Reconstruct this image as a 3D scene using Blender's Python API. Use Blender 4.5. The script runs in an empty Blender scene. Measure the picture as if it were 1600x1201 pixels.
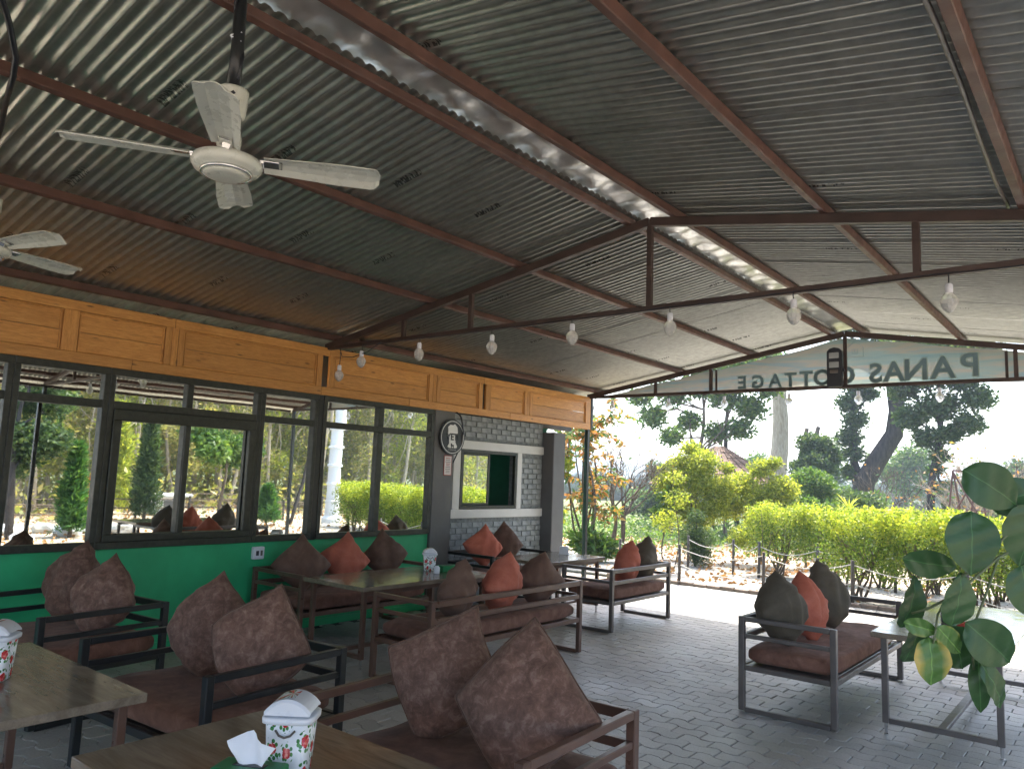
import bpy, bmesh, math, random
import numpy as np
from mathutils import Vector, Matrix, Euler
R = math.radians
C = bpy.context.scene.collection
sc = bpy.context.scene
rnd = random.Random(7)

# ------------------------------------------------------------------ camera
YAW, PITCH, ROLL, F = R(39.208), R(6.913), R(2.134), 1188.0
fw = Vector((-math.sin(YAW)*math.cos(PITCH), math.cos(YAW)*math.cos(PITCH), math.sin(PITCH)))
r0 = Vector((math.cos(YAW), math.sin(YAW), 0)); u0 = r0.cross(fw)
rt = r0*math.cos(ROLL) + u0*math.sin(ROLL); up = -r0*math.sin(ROLL) + u0*math.cos(ROLL)
cd = bpy.data.cameras.new('camera'); cam = bpy.data.objects.new('camera', cd); C.objects.link(cam)
cd.sensor_width = 36; cd.lens = F/1600*36; cd.clip_start = .05; cd.clip_end = 3000
m = Matrix((rt, up, -fw)).transposed().to_4x4(); m.translation = (0, 0, 1.6); cam.matrix_world = m
sc.camera = cam
cd.dof.use_dof = False
# ------------------------------------------------------------------ sky and sun
SUN_AZ, SUN_EL = R(-22), R(62)
w = bpy.data.worlds.new("World"); sc.world = w; w.use_nodes = True
nt = w.node_tree; bg = nt.nodes['Background']
sky = nt.nodes.new('ShaderNodeTexSky'); sky.sky_type = 'NISHITA'; sky.sun_disc = False
sky.sun_elevation = SUN_EL; sky.sun_rotation = SUN_AZ; sky.air_density = 1.0; sky.dust_density = 2.9; sky.ozone_density = 0.3
nt.links.new(sky.outputs[0], bg.inputs[0]); bg.inputs[1].default_value = 0.115
sd = bpy.data.lights.new('sun', 'SUN'); sd.energy = 2.0; sd.angle = R(.5); sd.color = (1, .95, .87)
so = bpy.data.objects.new('sun', sd); C.objects.link(so)
sdir = Vector((math.sin(SUN_AZ)*math.cos(SUN_EL), math.cos(SUN_AZ)*math.cos(SUN_EL), math.sin(SUN_EL)))
so.rotation_euler = sdir.to_track_quat('Z', 'Y').to_euler()
sc.view_settings.view_transform = 'Standard'; sc.view_settings.look = 'None'
sc.view_settings.gamma = 1; sc.view_settings.use_curve_mapping = False
sc.view_settings.exposure = 2.8
sc.cycles.max_bounces = 10; sc.cycles.diffuse_bounces = 8; sc.cycles.glossy_bounces = 4
sc.cycles.transmission_bounces = 6; sc.cycles.transparent_max_bounces = 8; sc.cycles.volume_bounces = 0
sc.cycles.use_denoising = True

# ------------------------------------------------------------------ material helpers
class NB:
    def __init__(s, name):
        s.m = bpy.data.materials.new(name); s.m.use_nodes = True; s.t = s.m.node_tree
        s.p = s.t.nodes['Principled BSDF']; s.out = s.t.nodes['Material Output']
    def n(s, typ, **k):
        o = s.t.nodes.new(typ)
        for a, v in k.items():
            if a.startswith('i_'):
                key = a[2:]; key = int(key) if key.isdigit() else key.replace('_', ' ')
                o.inputs[key].default_value = v
            else: setattr(o, a, v)
        return o
    def l(s, a, b): s.t.links.new(a, b)
    def coords(s, kind='Object', scale=(1, 1, 1), rot=(0, 0, 0)):
        tc = s.n('ShaderNodeTexCoord'); mp = s.n('ShaderNodeMapping'); mp.inputs['Scale'].default_value = scale
        mp.inputs['Rotation'].default_value = rot; s.l(tc.outputs[kind], mp.inputs[0]); return mp.outputs[0]
    def noise(s, vec, scale, detail=4, rough=.55, dist=0):
        o = s.n('ShaderNodeTexNoise'); o.inputs['Scale'].default_value = scale; o.inputs['Detail'].default_value = detail
        o.inputs['Roughness'].default_value = rough; o.inputs['Distortion'].default_value = dist; s.l(vec, o.inputs['Vector']); return o.outputs[0]
    def ramp(s, fac, stops, interp='LINEAR'):
        o = s.n('ShaderNodeValToRGB'); cr = o.color_ramp; cr.interpolation = interp
        while len(cr.elements) < len(stops): cr.elements.new(.5)
        for e, (p, c) in zip(cr.elements, stops):
            e.position = p; e.color = (*c, 1) if len(c) == 3 else c
        s.l(fac, o.inputs[0]); return o.outputs[0]
    def mix(s, fac, a, b, mode='MIX'):
        o = s.n('ShaderNodeMixRGB', blend_type=mode)
        for i, v in ((0, fac), (1, a), (2, b)):
            if hasattr(v, 'is_linked') or isinstance(v, bpy.types.NodeSocket): s.l(v, o.inputs[i])
            elif i == 0: o.inputs[0].default_value = v
            else: o.inputs[i].default_value = (*v, 1)
        return o.outputs[0]
    def math(s, op, a, b=0.0):
        o = s.n('ShaderNodeMath', operation=op)
        for i, v in ((0, a), (1, b)):
            if isinstance(v, bpy.types.NodeSocket): s.l(v, o.inputs[i])
            else: o.inputs[i].default_value = v
        return o.outputs[0]
    def bump(s, h, strength=.3, dist=.01):
        o = s.n('ShaderNodeBump'); o.inputs['Strength'].default_value = strength; o.inputs['Distance'].default_value = dist
        s.l(h, o.inputs['Height']); s.l(o.outputs[0], s.p.inputs['Normal']); return o
    def base(s, c):
        if isinstance(c, bpy.types.NodeSocket): s.l(c, s.p.inputs['Base Color'])
        else: s.p.inputs['Base Color'].default_value = (*c, 1)
    def set(s, rough=.5, metal=0, spec=.5):
        s.p.inputs['Roughness'].default_value = rough; s.p.inputs['Metallic'].default_value = metal
        s.p.inputs['Specular IOR Level'].default_value = spec; return s

def plain(name, col, rough=.5, metal=0, var=.12, scale=6, bump=0, bscale=60, spec=.5, kind='Object'):
    b = NB(name); v = b.coords(kind)
    f = b.noise(v, scale, 5)
    dk = tuple(c*(1-var*1.6) for c in col); lt = tuple(min(1, c*(1+var)) for c in col)
    b.base(b.ramp(f, [(.25, dk), (.75, lt)])); b.set(rough, metal, spec)
    r = b.ramp(b.noise(v, scale*2.3, 4), [(.3, (rough*.8,)*3), (.7, (min(1, rough*1.2),)*3)]); b.l(r, b.p.inputs['Roughness'])
    if bump: b.bump(b.noise(v, bscale, 3), bump)
    return b.m

def leaf_mat(name, stops, trans=.45, rough=.5):
    b = NB(name); g = b.n('ShaderNodeNewGeometry'); oi = b.n('ShaderNodeObjectInfo')
    rr = b.math('FRACT', b.math('ADD', g.outputs['Random Per Island'], b.math('MULTIPLY', oi.outputs['Random'], .2)))
    v = b.coords('Object'); cl = b.noise(v, 1.6, 2)
    f = b.math('ADD', b.math('MULTIPLY', rr, .62), b.math('MULTIPLY', cl, .38))
    col = b.ramp(f, stops); b.base(col); b.set(rough, 0, .35)
    tr = b.n('ShaderNodeBsdfTranslucent'); mx = b.n('ShaderNodeMixShader'); mx.inputs[0].default_value = trans
    c2 = b.mix(1.0, col, (1.5, 1.45, .7), 'MULTIPLY'); b.l(c2, tr.inputs[0])
    b.l(b.p.outputs[0], mx.inputs[1]); b.l(tr.outputs[0], mx.inputs[2]); b.l(mx.outputs[0], b.out.inputs[0])
    return b.m

# ------------------------------------------------------------------ materials
def m_sheet():
    b = NB('galvanised_sheet'); tc = b.n('ShaderNodeTexCoord'); v = tc.outputs['Object']
    oi = b.n('ShaderNodeObjectInfo')
    n1 = b.noise(v, 2.2, 5); n2 = b.noise(v, 14, 3)
    c = b.ramp(n1, [(.3, (.36, .365, .33)), (.7, (.45, .455, .415))])
    c = b.mix(.35, c, b.ramp(n2, [(.35, (.27, .265, .24)), (.65, (.50, .50, .46))]))
    c = b.mix(b.math('MULTIPLY', oi.outputs['Random'], .22), c, (.22, .23, .21))
    sx = b.n('ShaderNodeSeparateXYZ'); b.l(v, sx.inputs[0])
    # printed maker's marks: a short broken block of dark type repeated down the sheet
    fx = b.math('FRACT', b.math('ADD', b.math('DIVIDE', sx.outputs[0], 1.15), oi.outputs['Random']))
    inx = b.math('MULTIPLY', b.math('GREATER_THAN', fx, .40), b.math('LESS_THAN', fx, .62))
    iny = b.math('MULTIPLY', b.math('GREATER_THAN', sx.outputs[1], .30), b.math('LESS_THAN', sx.outputs[1], .37))
    mpn = b.n('ShaderNodeMapping'); mpn.inputs['Scale'].default_value = (75, 28, 0); b.l(v, mpn.inputs[0])
    ty = b.n('ShaderNodeTexVoronoi', distance='CHEBYCHEV'); ty.inputs['Scale'].default_value = 1; b.l(mpn.outputs[0], ty.inputs['Vector'])
    mk = b.math('MULTIPLY', b.math('MULTIPLY', inx, iny), b.math('LESS_THAN', ty.outputs['Distance'], .40))
    mk = b.math('MULTIPLY', mk, b.math('MULTIPLY', b.math('GREATER_THAN', oi.outputs['Random'], .3), .75))
    c = b.mix(mk, c, (.015, .015, .015)); b.base(c); b.set(.38, .80)
    b.l(b.ramp(n1, [(.3, (.30,)*3), (.75, (.42,)*3)]), b.p.inputs['Roughness'])
    return b.m
def m_flash():
    b = NB('crinkled_aluminium'); v = b.coords('Object'); b.base(b.ramp(b.noise(v, 9, 3), [(.3, (.62, .62, .59)), (.7, (.78, .78, .75))])); b.set(.36, .85)
    b.bump(b.noise(v, 14, 2), .15, .02); return b.m
def m_pine(name, c1, c2, c3, rot=(0, 0, 0), sc_=(1, 1, 1)):
    b = NB(name); oi = b.n('ShaderNodeObjectInfo'); tc = b.n('ShaderNodeTexCoord')
    ad = b.n('ShaderNodeVectorMath', operation='ADD'); b.l(tc.outputs['Object'], ad.inputs[0])
    cx = b.n('ShaderNodeCombineXYZ'); r_ = b.math('MULTIPLY', oi.outputs['Random'], 37.); b.l(r_, cx.inputs[0]); b.l(r_, cx.inputs[1]); b.l(r_, cx.inputs[2])
    b.l(cx.outputs[0], ad.inputs[1])
    mp = b.n('ShaderNodeMapping'); mp.inputs['Scale'].default_value = sc_; b.l(ad.outputs[0], mp.inputs[0]); v = mp.outputs[0]
    g = b.noise(v, 5, 6, .6, .8)
    g2 = b.noise(v, 22, 3, .6, .3)
    col = b.ramp(g, [(.28, c1), (.5, c2), (.72, c3)])
    col = b.mix(.3, col, b.ramp(g2, [(.35, c1), (.6, c3)]))
    mk = b.n('ShaderNodeMapping'); mk.inputs['Scale'].default_value = tuple(1.0+(s-1)*.35 for s in sc_); b.l(ad.outputs[0], mk.inputs[0])
    vo = b.n('ShaderNodeTexVoronoi'); vo.inputs['Scale'].default_value = 3.2; b.l(mk.outputs[0], vo.inputs['Vector'])
    kn = b.ramp(vo.outputs['Distance'], [(.05, (1, 1, 1)), (.13, (0, 0, 0))])
    col = b.mix(b.math('MULTIPLY', kn, .85), col, tuple(x*.3 for x in c1))
    tint = b.ramp(oi.outputs['Random'], [(0, (.86, .84, .8)), (1, (1.1, 1.08, 1.05))]); col = b.mix(1, col, tint, 'MULTIPLY')
    b.base(col); b.set(.42); b.bump(g2, .15, .004); return b.m
def m_paver():
    b = NB('concrete_paver'); g = b.n('ShaderNodeNewGeometry'); oi = b.n('ShaderNodeObjectInfo'); v = b.coords('Generated')
    tc = b.n('ShaderNodeTexCoord')
    pos = g.outputs['Position']
    rr = b.math('FRACT', b.math('ADD', g.outputs['Random Per Island'], oi.outputs['Random']))
    c = b.ramp(rr, [(0, (.34, .32, .285)), (.45, (.45, .425, .38)), (.8, (.52, .49, .44)), (1, (.43, .37, .33))])
    n1 = b.noise(pos, 1.1, 4); n2 = b.noise(pos, 90, 3)
    c = b.mix(.5, c, b.ramp(n1, [(.3, (.32, .305, .275)), (.7, (.52, .495, .45))]))
    c = b.mix(.25, c, b.ramp(n2, [(.35, (.10, .10, .10)), (.65, (.42, .42, .41))]))
    c = b.mix(b.ramp(b.noise(pos, .55, 6, .7, .5), [(.54, (0, 0, 0)), (.72, (.55,)*3)]), c, (.20, .18, .155))
    b.base(c); b.l(b.ramp(n1, [(.3, (.34,)*3), (.7, (.6,)*3)]), b.p.inputs['Roughness'])
    b.bump(n2, .25, .003); return b.m
def m_joint():
    return plain('joint_sand', (.07, .068, .06), .95, var=.4, scale=30, kind='Object')
def m_velvet(name, a, bb, cc, sc_=14, wr=.3):
    b = NB(name); oi = b.n('ShaderNodeObjectInfo'); tc = b.n('ShaderNodeTexCoord')
    ad = b.n('ShaderNodeVectorMath', operation='ADD'); b.l(tc.outputs['Object'], ad.inputs[0])
    cx = b.n('ShaderNodeCombineXYZ'); r_ = b.math('MULTIPLY', oi.outputs['Random'], 19.)
    for i in range(3): b.l(r_, cx.inputs[i])
    b.l(cx.outputs[0], ad.inputs[1]); v = ad.outputs[0]
    n1 = b.noise(v, sc_, 7, .72, .45); n2 = b.noise(v, sc_*.35, 3)
    c = b.ramp(n1, [(.36, a), (.52, bb), (.72, cc)]); c = b.mix(.35, c, b.ramp(n2, [(.3, a), (.7, bb)]))
    c = b.mix(1, c, b.ramp(oi.outputs['Random'], [(0, (.85, .85, .85)), (1, (1.12, 1.1, 1.08))]), 'MULTIPLY')
    b.base(c); b.set(.85, 0, .2); b.p.inputs['Sheen Weight'].default_value = .12; b.p.inputs['Sheen Roughness'].default_value = .45
    b.p.inputs['Sheen Tint'].default_value = (.9, .75, .65, 1)
    b.bump(b.noise(v, sc_*1.3, 4, .6, .6), wr, .012); return b.m
def m_laminate():
    b = NB('laminate_tabletop'); v = b.coords('Object', (1, 5, 5)); g = b.noise(v, 2.6, 6, .6, 1.0); g2 = b.noise(b.coords('Object', (1, 14, 14)), 9, 4)
    c = b.ramp(g, [(.3, (.12, .09, .062)), (.5, (.21, .165, .12)), (.72, (.32, .25, .185))]); c = b.mix(.25, c, b.ramp(g2, [(.3, (.07, .05, .035)), (.7, (.28, .22, .16))]))
    b.base(c); b.set(.13, 0, .6); b.l(b.ramp(b.noise(b.coords('Object'), 9, 4), [(.35, (.09,)*3), (.7, (.22,)*3)]), b.p.inputs['Roughness'])
    b.bump(b.noise(b.coords('Object'), 3.5, 2), .08, .01); return b.m
def m_mirror():
    b = NB('reflective_window_glass'); v = b.coords('Object'); b.base((.80, .84, .80)); b.set(.02, 1.0)
    b.bump(b.noise(v, 1.6, 2), .03, .01)
    d = b.noise(v, 60, 3); b.l(b.ramp(d, [(.5, (.008,)*3), (.8, (.05,)*3)]), b.p.inputs['Roughness']); return b.m
def m_bark(name, a, bb):
    b = NB(name); v = b.coords('Object', (1, 1, .22)); n = b.noise(v, 14, 6, .65, .5)
    b.base(b.ramp(n, [(.3, a), (.7, bb)])); b.set(.9, 0, .2); b.bump(n, .8, .03); return b.m
def m_ground():
    b = NB('sandy_soil_and_fields'); g = b.n('ShaderNodeNewGeometry'); p = g.outputs['Position']
    n1 = b.noise(p, .8, 6); n2 = b.noise(p, 9, 5); n3 = b.noise(p, 34, 3)
    near = b.ramp(n1, [(.3, (.36, .30, .22)), (.65, (.54, .47, .38))])
    near = b.mix(b.ramp(n3, [(.55, (0, 0, 0)), (.68, (1, 1, 1))]), near, (.20, .11, .05))
    near = b.mix(b.ramp(n2, [(.60, (0, 0, 0)), (.72, (.6,)*3)]), near, (.13, .15, .05))
    mp = b.n('ShaderNodeMapping'); mp.inputs['Scale'].default_value = (.006, .07, .01); b.l(p, mp.inputs[0])
    f1 = b.noise(mp.outputs[0], 1.0, 3)
    far = b.ramp(f1, [(.36, (.16, .13, .075)), (.47, (.11, .15, .05)), (.54, (.17, .24, .07)), (.63, (.22, .18, .10))])
    far = b.mix(.3, far, b.ramp(b.noise(p, .3, 5), [(.3, (.07, .09, .03)), (.7, (.24, .21, .12))]))
    sx = b.n('ShaderNodeSeparateXYZ'); b.l(p, sx.inputs[0])
    k = b.math('ADD', sx.outputs[1], b.math('MULTIPLY', b.noise(p, .25, 3), 6))
    fac = b.ramp(b.math('DIVIDE', k, 100.0), [(.20, (0, 0, 0)), (.25, (1, 1, 1))])
    b.base(b.mix(fac, near, far)); b.set(.95, 0, .1); b.bump(n2, .6, .05); return b.m
def m_path():
    b = NB('pale_path_paving'); tc = b.n('ShaderNodeTexCoord'); g = b.n('ShaderNodeNewGeometry')
    rr = g.outputs['Random Per Island']
    c = b.ramp(rr, [(0, (.28, .26, .23)), (1, (.36, .34, .30))]); n = b.noise(g.outputs['Position'], 3, 5)
    c = b.mix(.5, c, b.ramp(n, [(.35, (.20, .175, .14)), (.7, (.40, .38, .34))])); b.base(c); b.set(.85); return b.m
def m_print():
    b = NB('floral_printed_plastic'); tc = b.n('ShaderNodeTexCoord'); v = tc.outputs['Object']
    sx = b.n('ShaderNodeSeparateXYZ'); b.l(v, sx.inputs[0])
    an = b.math('ARCTAN2', sx.outputs[1], sx.outputs[0])
    cx = b.n('ShaderNodeCombineXYZ'); b.l(b.math('MULTIPLY', an, .095), cx.inputs[0]); b.l(sx.outputs[2], cx.inputs[1])
    vv = b.n('ShaderNodeTexVoronoi', voronoi_dimensions='2D'); vv.inputs['Scale'].default_value = 13; vv.inputs['Randomness'].default_value = .55; b.l(cx.outputs[0], vv.inputs['Vector'])
    d = vv.outputs['Distance']; nn = b.noise(cx.outputs[0], 60, 3)
    dd = b.math('ADD', d, b.math('MULTIPLY', b.math('SUBTRACT', nn, .5), .28))
    red = b.ramp(nn, [(.3, (.25, .01, .015)), (.5, (.62, .03, .04)), (.7, (.85, .35, .30))])
    v2 = b.n('ShaderNodeTexVoronoi', voronoi_dimensions='2D'); v2.inputs['Scale'].default_value = 55; b.l(cx.outputs[0], v2.inputs['Vector'])
    leaf = b.math('MULTIPLY', b.math('LESS_THAN', d, .46), b.math('LESS_THAN', v2.outputs['Distance'], .36))
    c = b.mix(leaf, (.80, .82, .86), b.ramp(nn, [(.3, (.01, .10, .03)), (.7, (.10, .32, .08))]))
    c = b.mix(b.math('LESS_THAN', dd, .23), c, red)
    b.base(c); b.set(.25, 0, .5); return b.m
def m_banner():
    b = NB('printed_banner_cloth'); v = b.coords('Object', (.5, 1, 6)); n = b.noise(v, 1.3, 4, .55, .6)
    c = b.ramp(n, [(.3, (.17, .25, .25)), (.42, (.24, .29, .26)), (.52, (.34, .29, .23)), (.62, (.21, .27, .27)), (.75, (.28, .31, .32))])
    b.base(c); b.set(.5); tr = b.n('ShaderNodeBsdfTranslucent'); b.l(c, tr.inputs[0]); mx = b.n('ShaderNodeMixShader'); mx.inputs[0].default_value = .5
    b.l(b.p.outputs[0], mx.inputs[1]); b.l(tr.outputs[0], mx.inputs[2]); b.l(mx.outputs[0], b.out.inputs[0])
    b.bump(b.noise(b.coords('Object'), 2.5, 2), .3, .05); return b.m

M = {}
M['sheet'] = m_sheet(); M['flash'] = m_flash()
M['red_oxide'] = plain('red_oxide_steel', (.115, .056, .042), .5, var=.25, scale=5, bump=.1, bscale=40)
M['truss'] = plain('dark_brown_truss_steel', (.062, .038, .032), .5, var=.25, scale=5)
M['black_steel'] = plain('black_painted_steel', (.018, .02, .022), .35, var=.2, scale=5)
M['brown_steel'] = plain('brown_painted_steel', (.13, .068, .048), .33, var=.18, scale=5, spec=.6)
M['grey_steel'] = plain('grey_brown_steel', (.12, .10, .09), .38, var=.2, scale=6, spec=.6)  # plain grey-brown tone with slight random mottling
M['pine'] = m_pine('varnished_pine', (.36, .15, .035), (.55, .25, .062), (.66, .35, .11), sc_=(9, 1, 9))
M['pine_v'] = m_pine('varnished_pine_upright', (.36, .15, .035), (.54, .245, .062), (.64, .33, .10), sc_=(9, 9, 1))
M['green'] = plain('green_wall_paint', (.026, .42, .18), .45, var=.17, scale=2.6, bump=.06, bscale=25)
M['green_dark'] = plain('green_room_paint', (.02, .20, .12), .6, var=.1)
M['frame'] = plain('dark_aluminium_frame', (.034, .038, .030), .42, metal=.1, var=.35, scale=22)
M['mirror'] = m_mirror()
M['pillar'] = plain('grey_pillar_paint', (.12, .118, .115), .6, var=.15, scale=2, bump=.15, bscale=18)
M['brick'] = plain('grey_painted_brick', (.27, .295, .30), .75, var=.3, scale=7, bump=.5, bscale=30, kind='Object')
M['mortar'] = plain('grey_painted_mortar', (.20, .22, .225), .85, var=.3, scale=20)
M['white_trim'] = plain('white_trim_paint', (.62, .62, .60), .5, var=.06, scale=4)
M['paver'] = m_paver(); M['joint'] = m_joint(); M['ground'] = m_ground(); M['path'] = m_path()
M['velvet'] = m_velvet('brown_marbled_velvet', (.10, .055, .042), (.20, .112, .085), (.40, .265, .21), 24)
M['velvet_seat'] = m_velvet('brown_velvet_seat', (.12, .055, .04), (.22, .11, .08), (.34, .20, .155), 9, .2)
M['satin'] = m_velvet('dark_brown_satin', (.11, .062, .046), (.16, .095, .072), (.23, .145, .11), 5, .8)
M['olive'] = m_velvet('dull_olive_brown_cloth', (.09, .075, .055), (.125, .105, .08), (.16, .135, .105), 6, .3)
M['orange'] = m_velvet('orange_red_satin', (.42, .11, .07), (.53, .16, .105), (.64, .25, .18), 5, .8)
M['lam'] = m_laminate()
M['lam_edge'] = plain('laminate_edge', (.16, .12, .09), .3, var=.15)
M['white_pl'] = plain('white_plastic', (.72, .74, .80), .3, var=.04)
M['fan_white'] = plain('ivory_fan_enamel', (.62, .63, .56), .3, var=.05, spec=.6)
M['chrome'] = plain('polished_chrome', (.7, .7, .7), .12, metal=1, var=.05)
M['tissue'] = plain('tissue_paper', (.8, .82, .88), .9, var=.03)
M['tissue_green'] = plain('green_card', (.01, .22, .08), .4, var=.1)
M['print'] = m_print(); M['banner'] = m_banner()
M['letter'] = plain('teal_letter_print', (.16, .25, .28), .6, var=.15); M['letter_edge'] = plain('pale_letter_outline', (.34, .44, .38), .6, var=.1)
M['black_pl'] = plain('black_plastic', (.02, .022, .03), .4, var=.1)
M['lamp_panel'] = plain('pale_lamp_lens', (.35, .37, .37), .2, var=.06)
M['rope'] = plain('white_rope', (.55, .53, .48), .9, var=.1)
M['post_wood'] = plain('dark_post', (.075, .065, .055), .7, var=.3, scale=9)
M['kerb'] = plain('red_brick_kerb', (.20, .155, .12), .85, var=.3, scale=9, bump=.3)
M['bark'] = m_bark('grey_brown_bark', (.06, .045, .035), (.20, .16, .12)); M['bark_pale'] = m_bark('pale_bark', (.26, .21, .16), (.52, .45, .36))
M['bark_dark'] = m_bark('dark_bark', (.03, .026, .025), (.09, .08, .075))
M['thatch'] = plain('brown_roof_tiles', (.17, .10, .06), .9, var=.4, scale=8, bump=.5)
M['white_wash'] = plain('whitewashed_masonry', (.68, .70, .72), .6, var=.08, scale=2)
M['stone'] = plain('pale_stone', (.42, .42, .40), .8, var=.2, scale=3, bump=.5, bscale=12)
M['paper'] = plain('white_paper', (.7, .66, .64), .7, var=.03); M['red_ink'] = plain('red_ink', (.4, .05, .04), .7)
M['sign_white'] = plain('white_sign_paint', (.75, .75, .73), .5, var=.03)
M['red_pl'] = plain('red_plastic', (.45, .05, .03), .3, var=.05)
M['litter'] = leaf_mat('dry_leaf_litter', [(0, (.20, .09, .035)), (.5, (.36, .19, .08)), (1, (.46, .30, .15))], .15)
Y1 = (.20, .28, .03); Y2 = (.42, .46, .05); Y3 = (.62, .58, .08)
M['hedge_top'] = leaf_mat('golden_hedge_leaf', [(.15, (.10, .17, .03)), (.45, (.26, .34, .05)), (.8, (.46, .48, .08))], .45)
M['hedge_low'] = leaf_mat('green_hedge_leaf', [(.15, (.05, .10, .02)), (.5, (.12, .20, .035)), (.85, (.28, .32, .06))], .45)
M['lf_dark'] = leaf_mat('dark_green_leaf', [(.15, (.03, .06, .025)), (.5, (.06, .11, .045)), (.85, (.13, .18, .075))], .42)
M['lf_mid'] = leaf_mat('mid_green_leaf', [(.15, (.04, .09, .025)), (.5, (.08, .16, .035)), (.85, (.18, .25, .06))], .4)
M['lf_yel'] = leaf_mat('yellow_green_leaf', [(.15, (.10, .15, .025)), (.5, (.26, .32, .05)), (.85, (.48, .48, .10))], .5)
M['lf_teak'] = leaf_mat('dry_teak_leaf', [(.12, (.08, .11, .035)), (.4, (.20, .22, .07)), (.7, (.34, .31, .13)), (.95, (.42, .34, .18))], .5)
M['lf_autumn'] = leaf_mat('autumn_leaf', [(.15, (.06, .14, .06)), (.4, (.10, .18, .06)), (.55, (.36, .22, .08)), (.8, (.42, .18, .08)), (1, (.46, .33, .13))], .45)
M['lf_conifer'] = leaf_mat('conifer_spray', [(.15, (.03, .09, .025)), (.5, (.06, .16, .04)), (.85, (.15, .27, .06))], .3)
M['lf_red'] = leaf_mat('croton_leaf', [(.2, (.10, .18, .04)), (.5, (.45, .10, .04)), (.8, (.5, .3, .08))], .4)
M['wood_far'] = leaf_mat('distant_woodland', [(.15, (.03, .05, .025)), (.5, (.06, .09, .035)), (.85, (.12, .13, .06))], .1)

# ------------------------------------------------------------------ object helpers
def link(o, parent=None, loc=(0, 0, 0), rot=(0, 0, 0)):
    C.objects.link(o); o.location = loc; o.rotation_euler = rot
    if parent: o.parent = parent
    return o
def thing(name, label, cat, loc=(0, 0, 0), rz=0, group=None):
    o = bpy.data.objects.new(name, None); o.empty_display_size = .1; link(o, None, loc, (0, 0, rz))
    o['label'] = label; o['category'] = cat
    if group: o['group'] = group
    return o
def tag(o, label, cat, group=None):
    o['label'] = label; o['category'] = cat
    if group: o['group'] = group
    return o
def struct(o): o['kind'] = 'structure'; return o
def dup(root, loc, rz, label=None, group=None, scale=None):
    def cp(o, par):
        c = o.copy(); C.objects.link(c); c.parent = par
        for ch in list(o.children): cp(ch, c)
        return c
    r = cp(root, None); r.location = loc; r.rotation_euler = (root.rotation_euler[0], root.rotation_euler[1], rz)
    if scale: r.scale = (scale, scale, scale)
    if label: r['label'] = label
    if group: r['group'] = group
    return r

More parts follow.
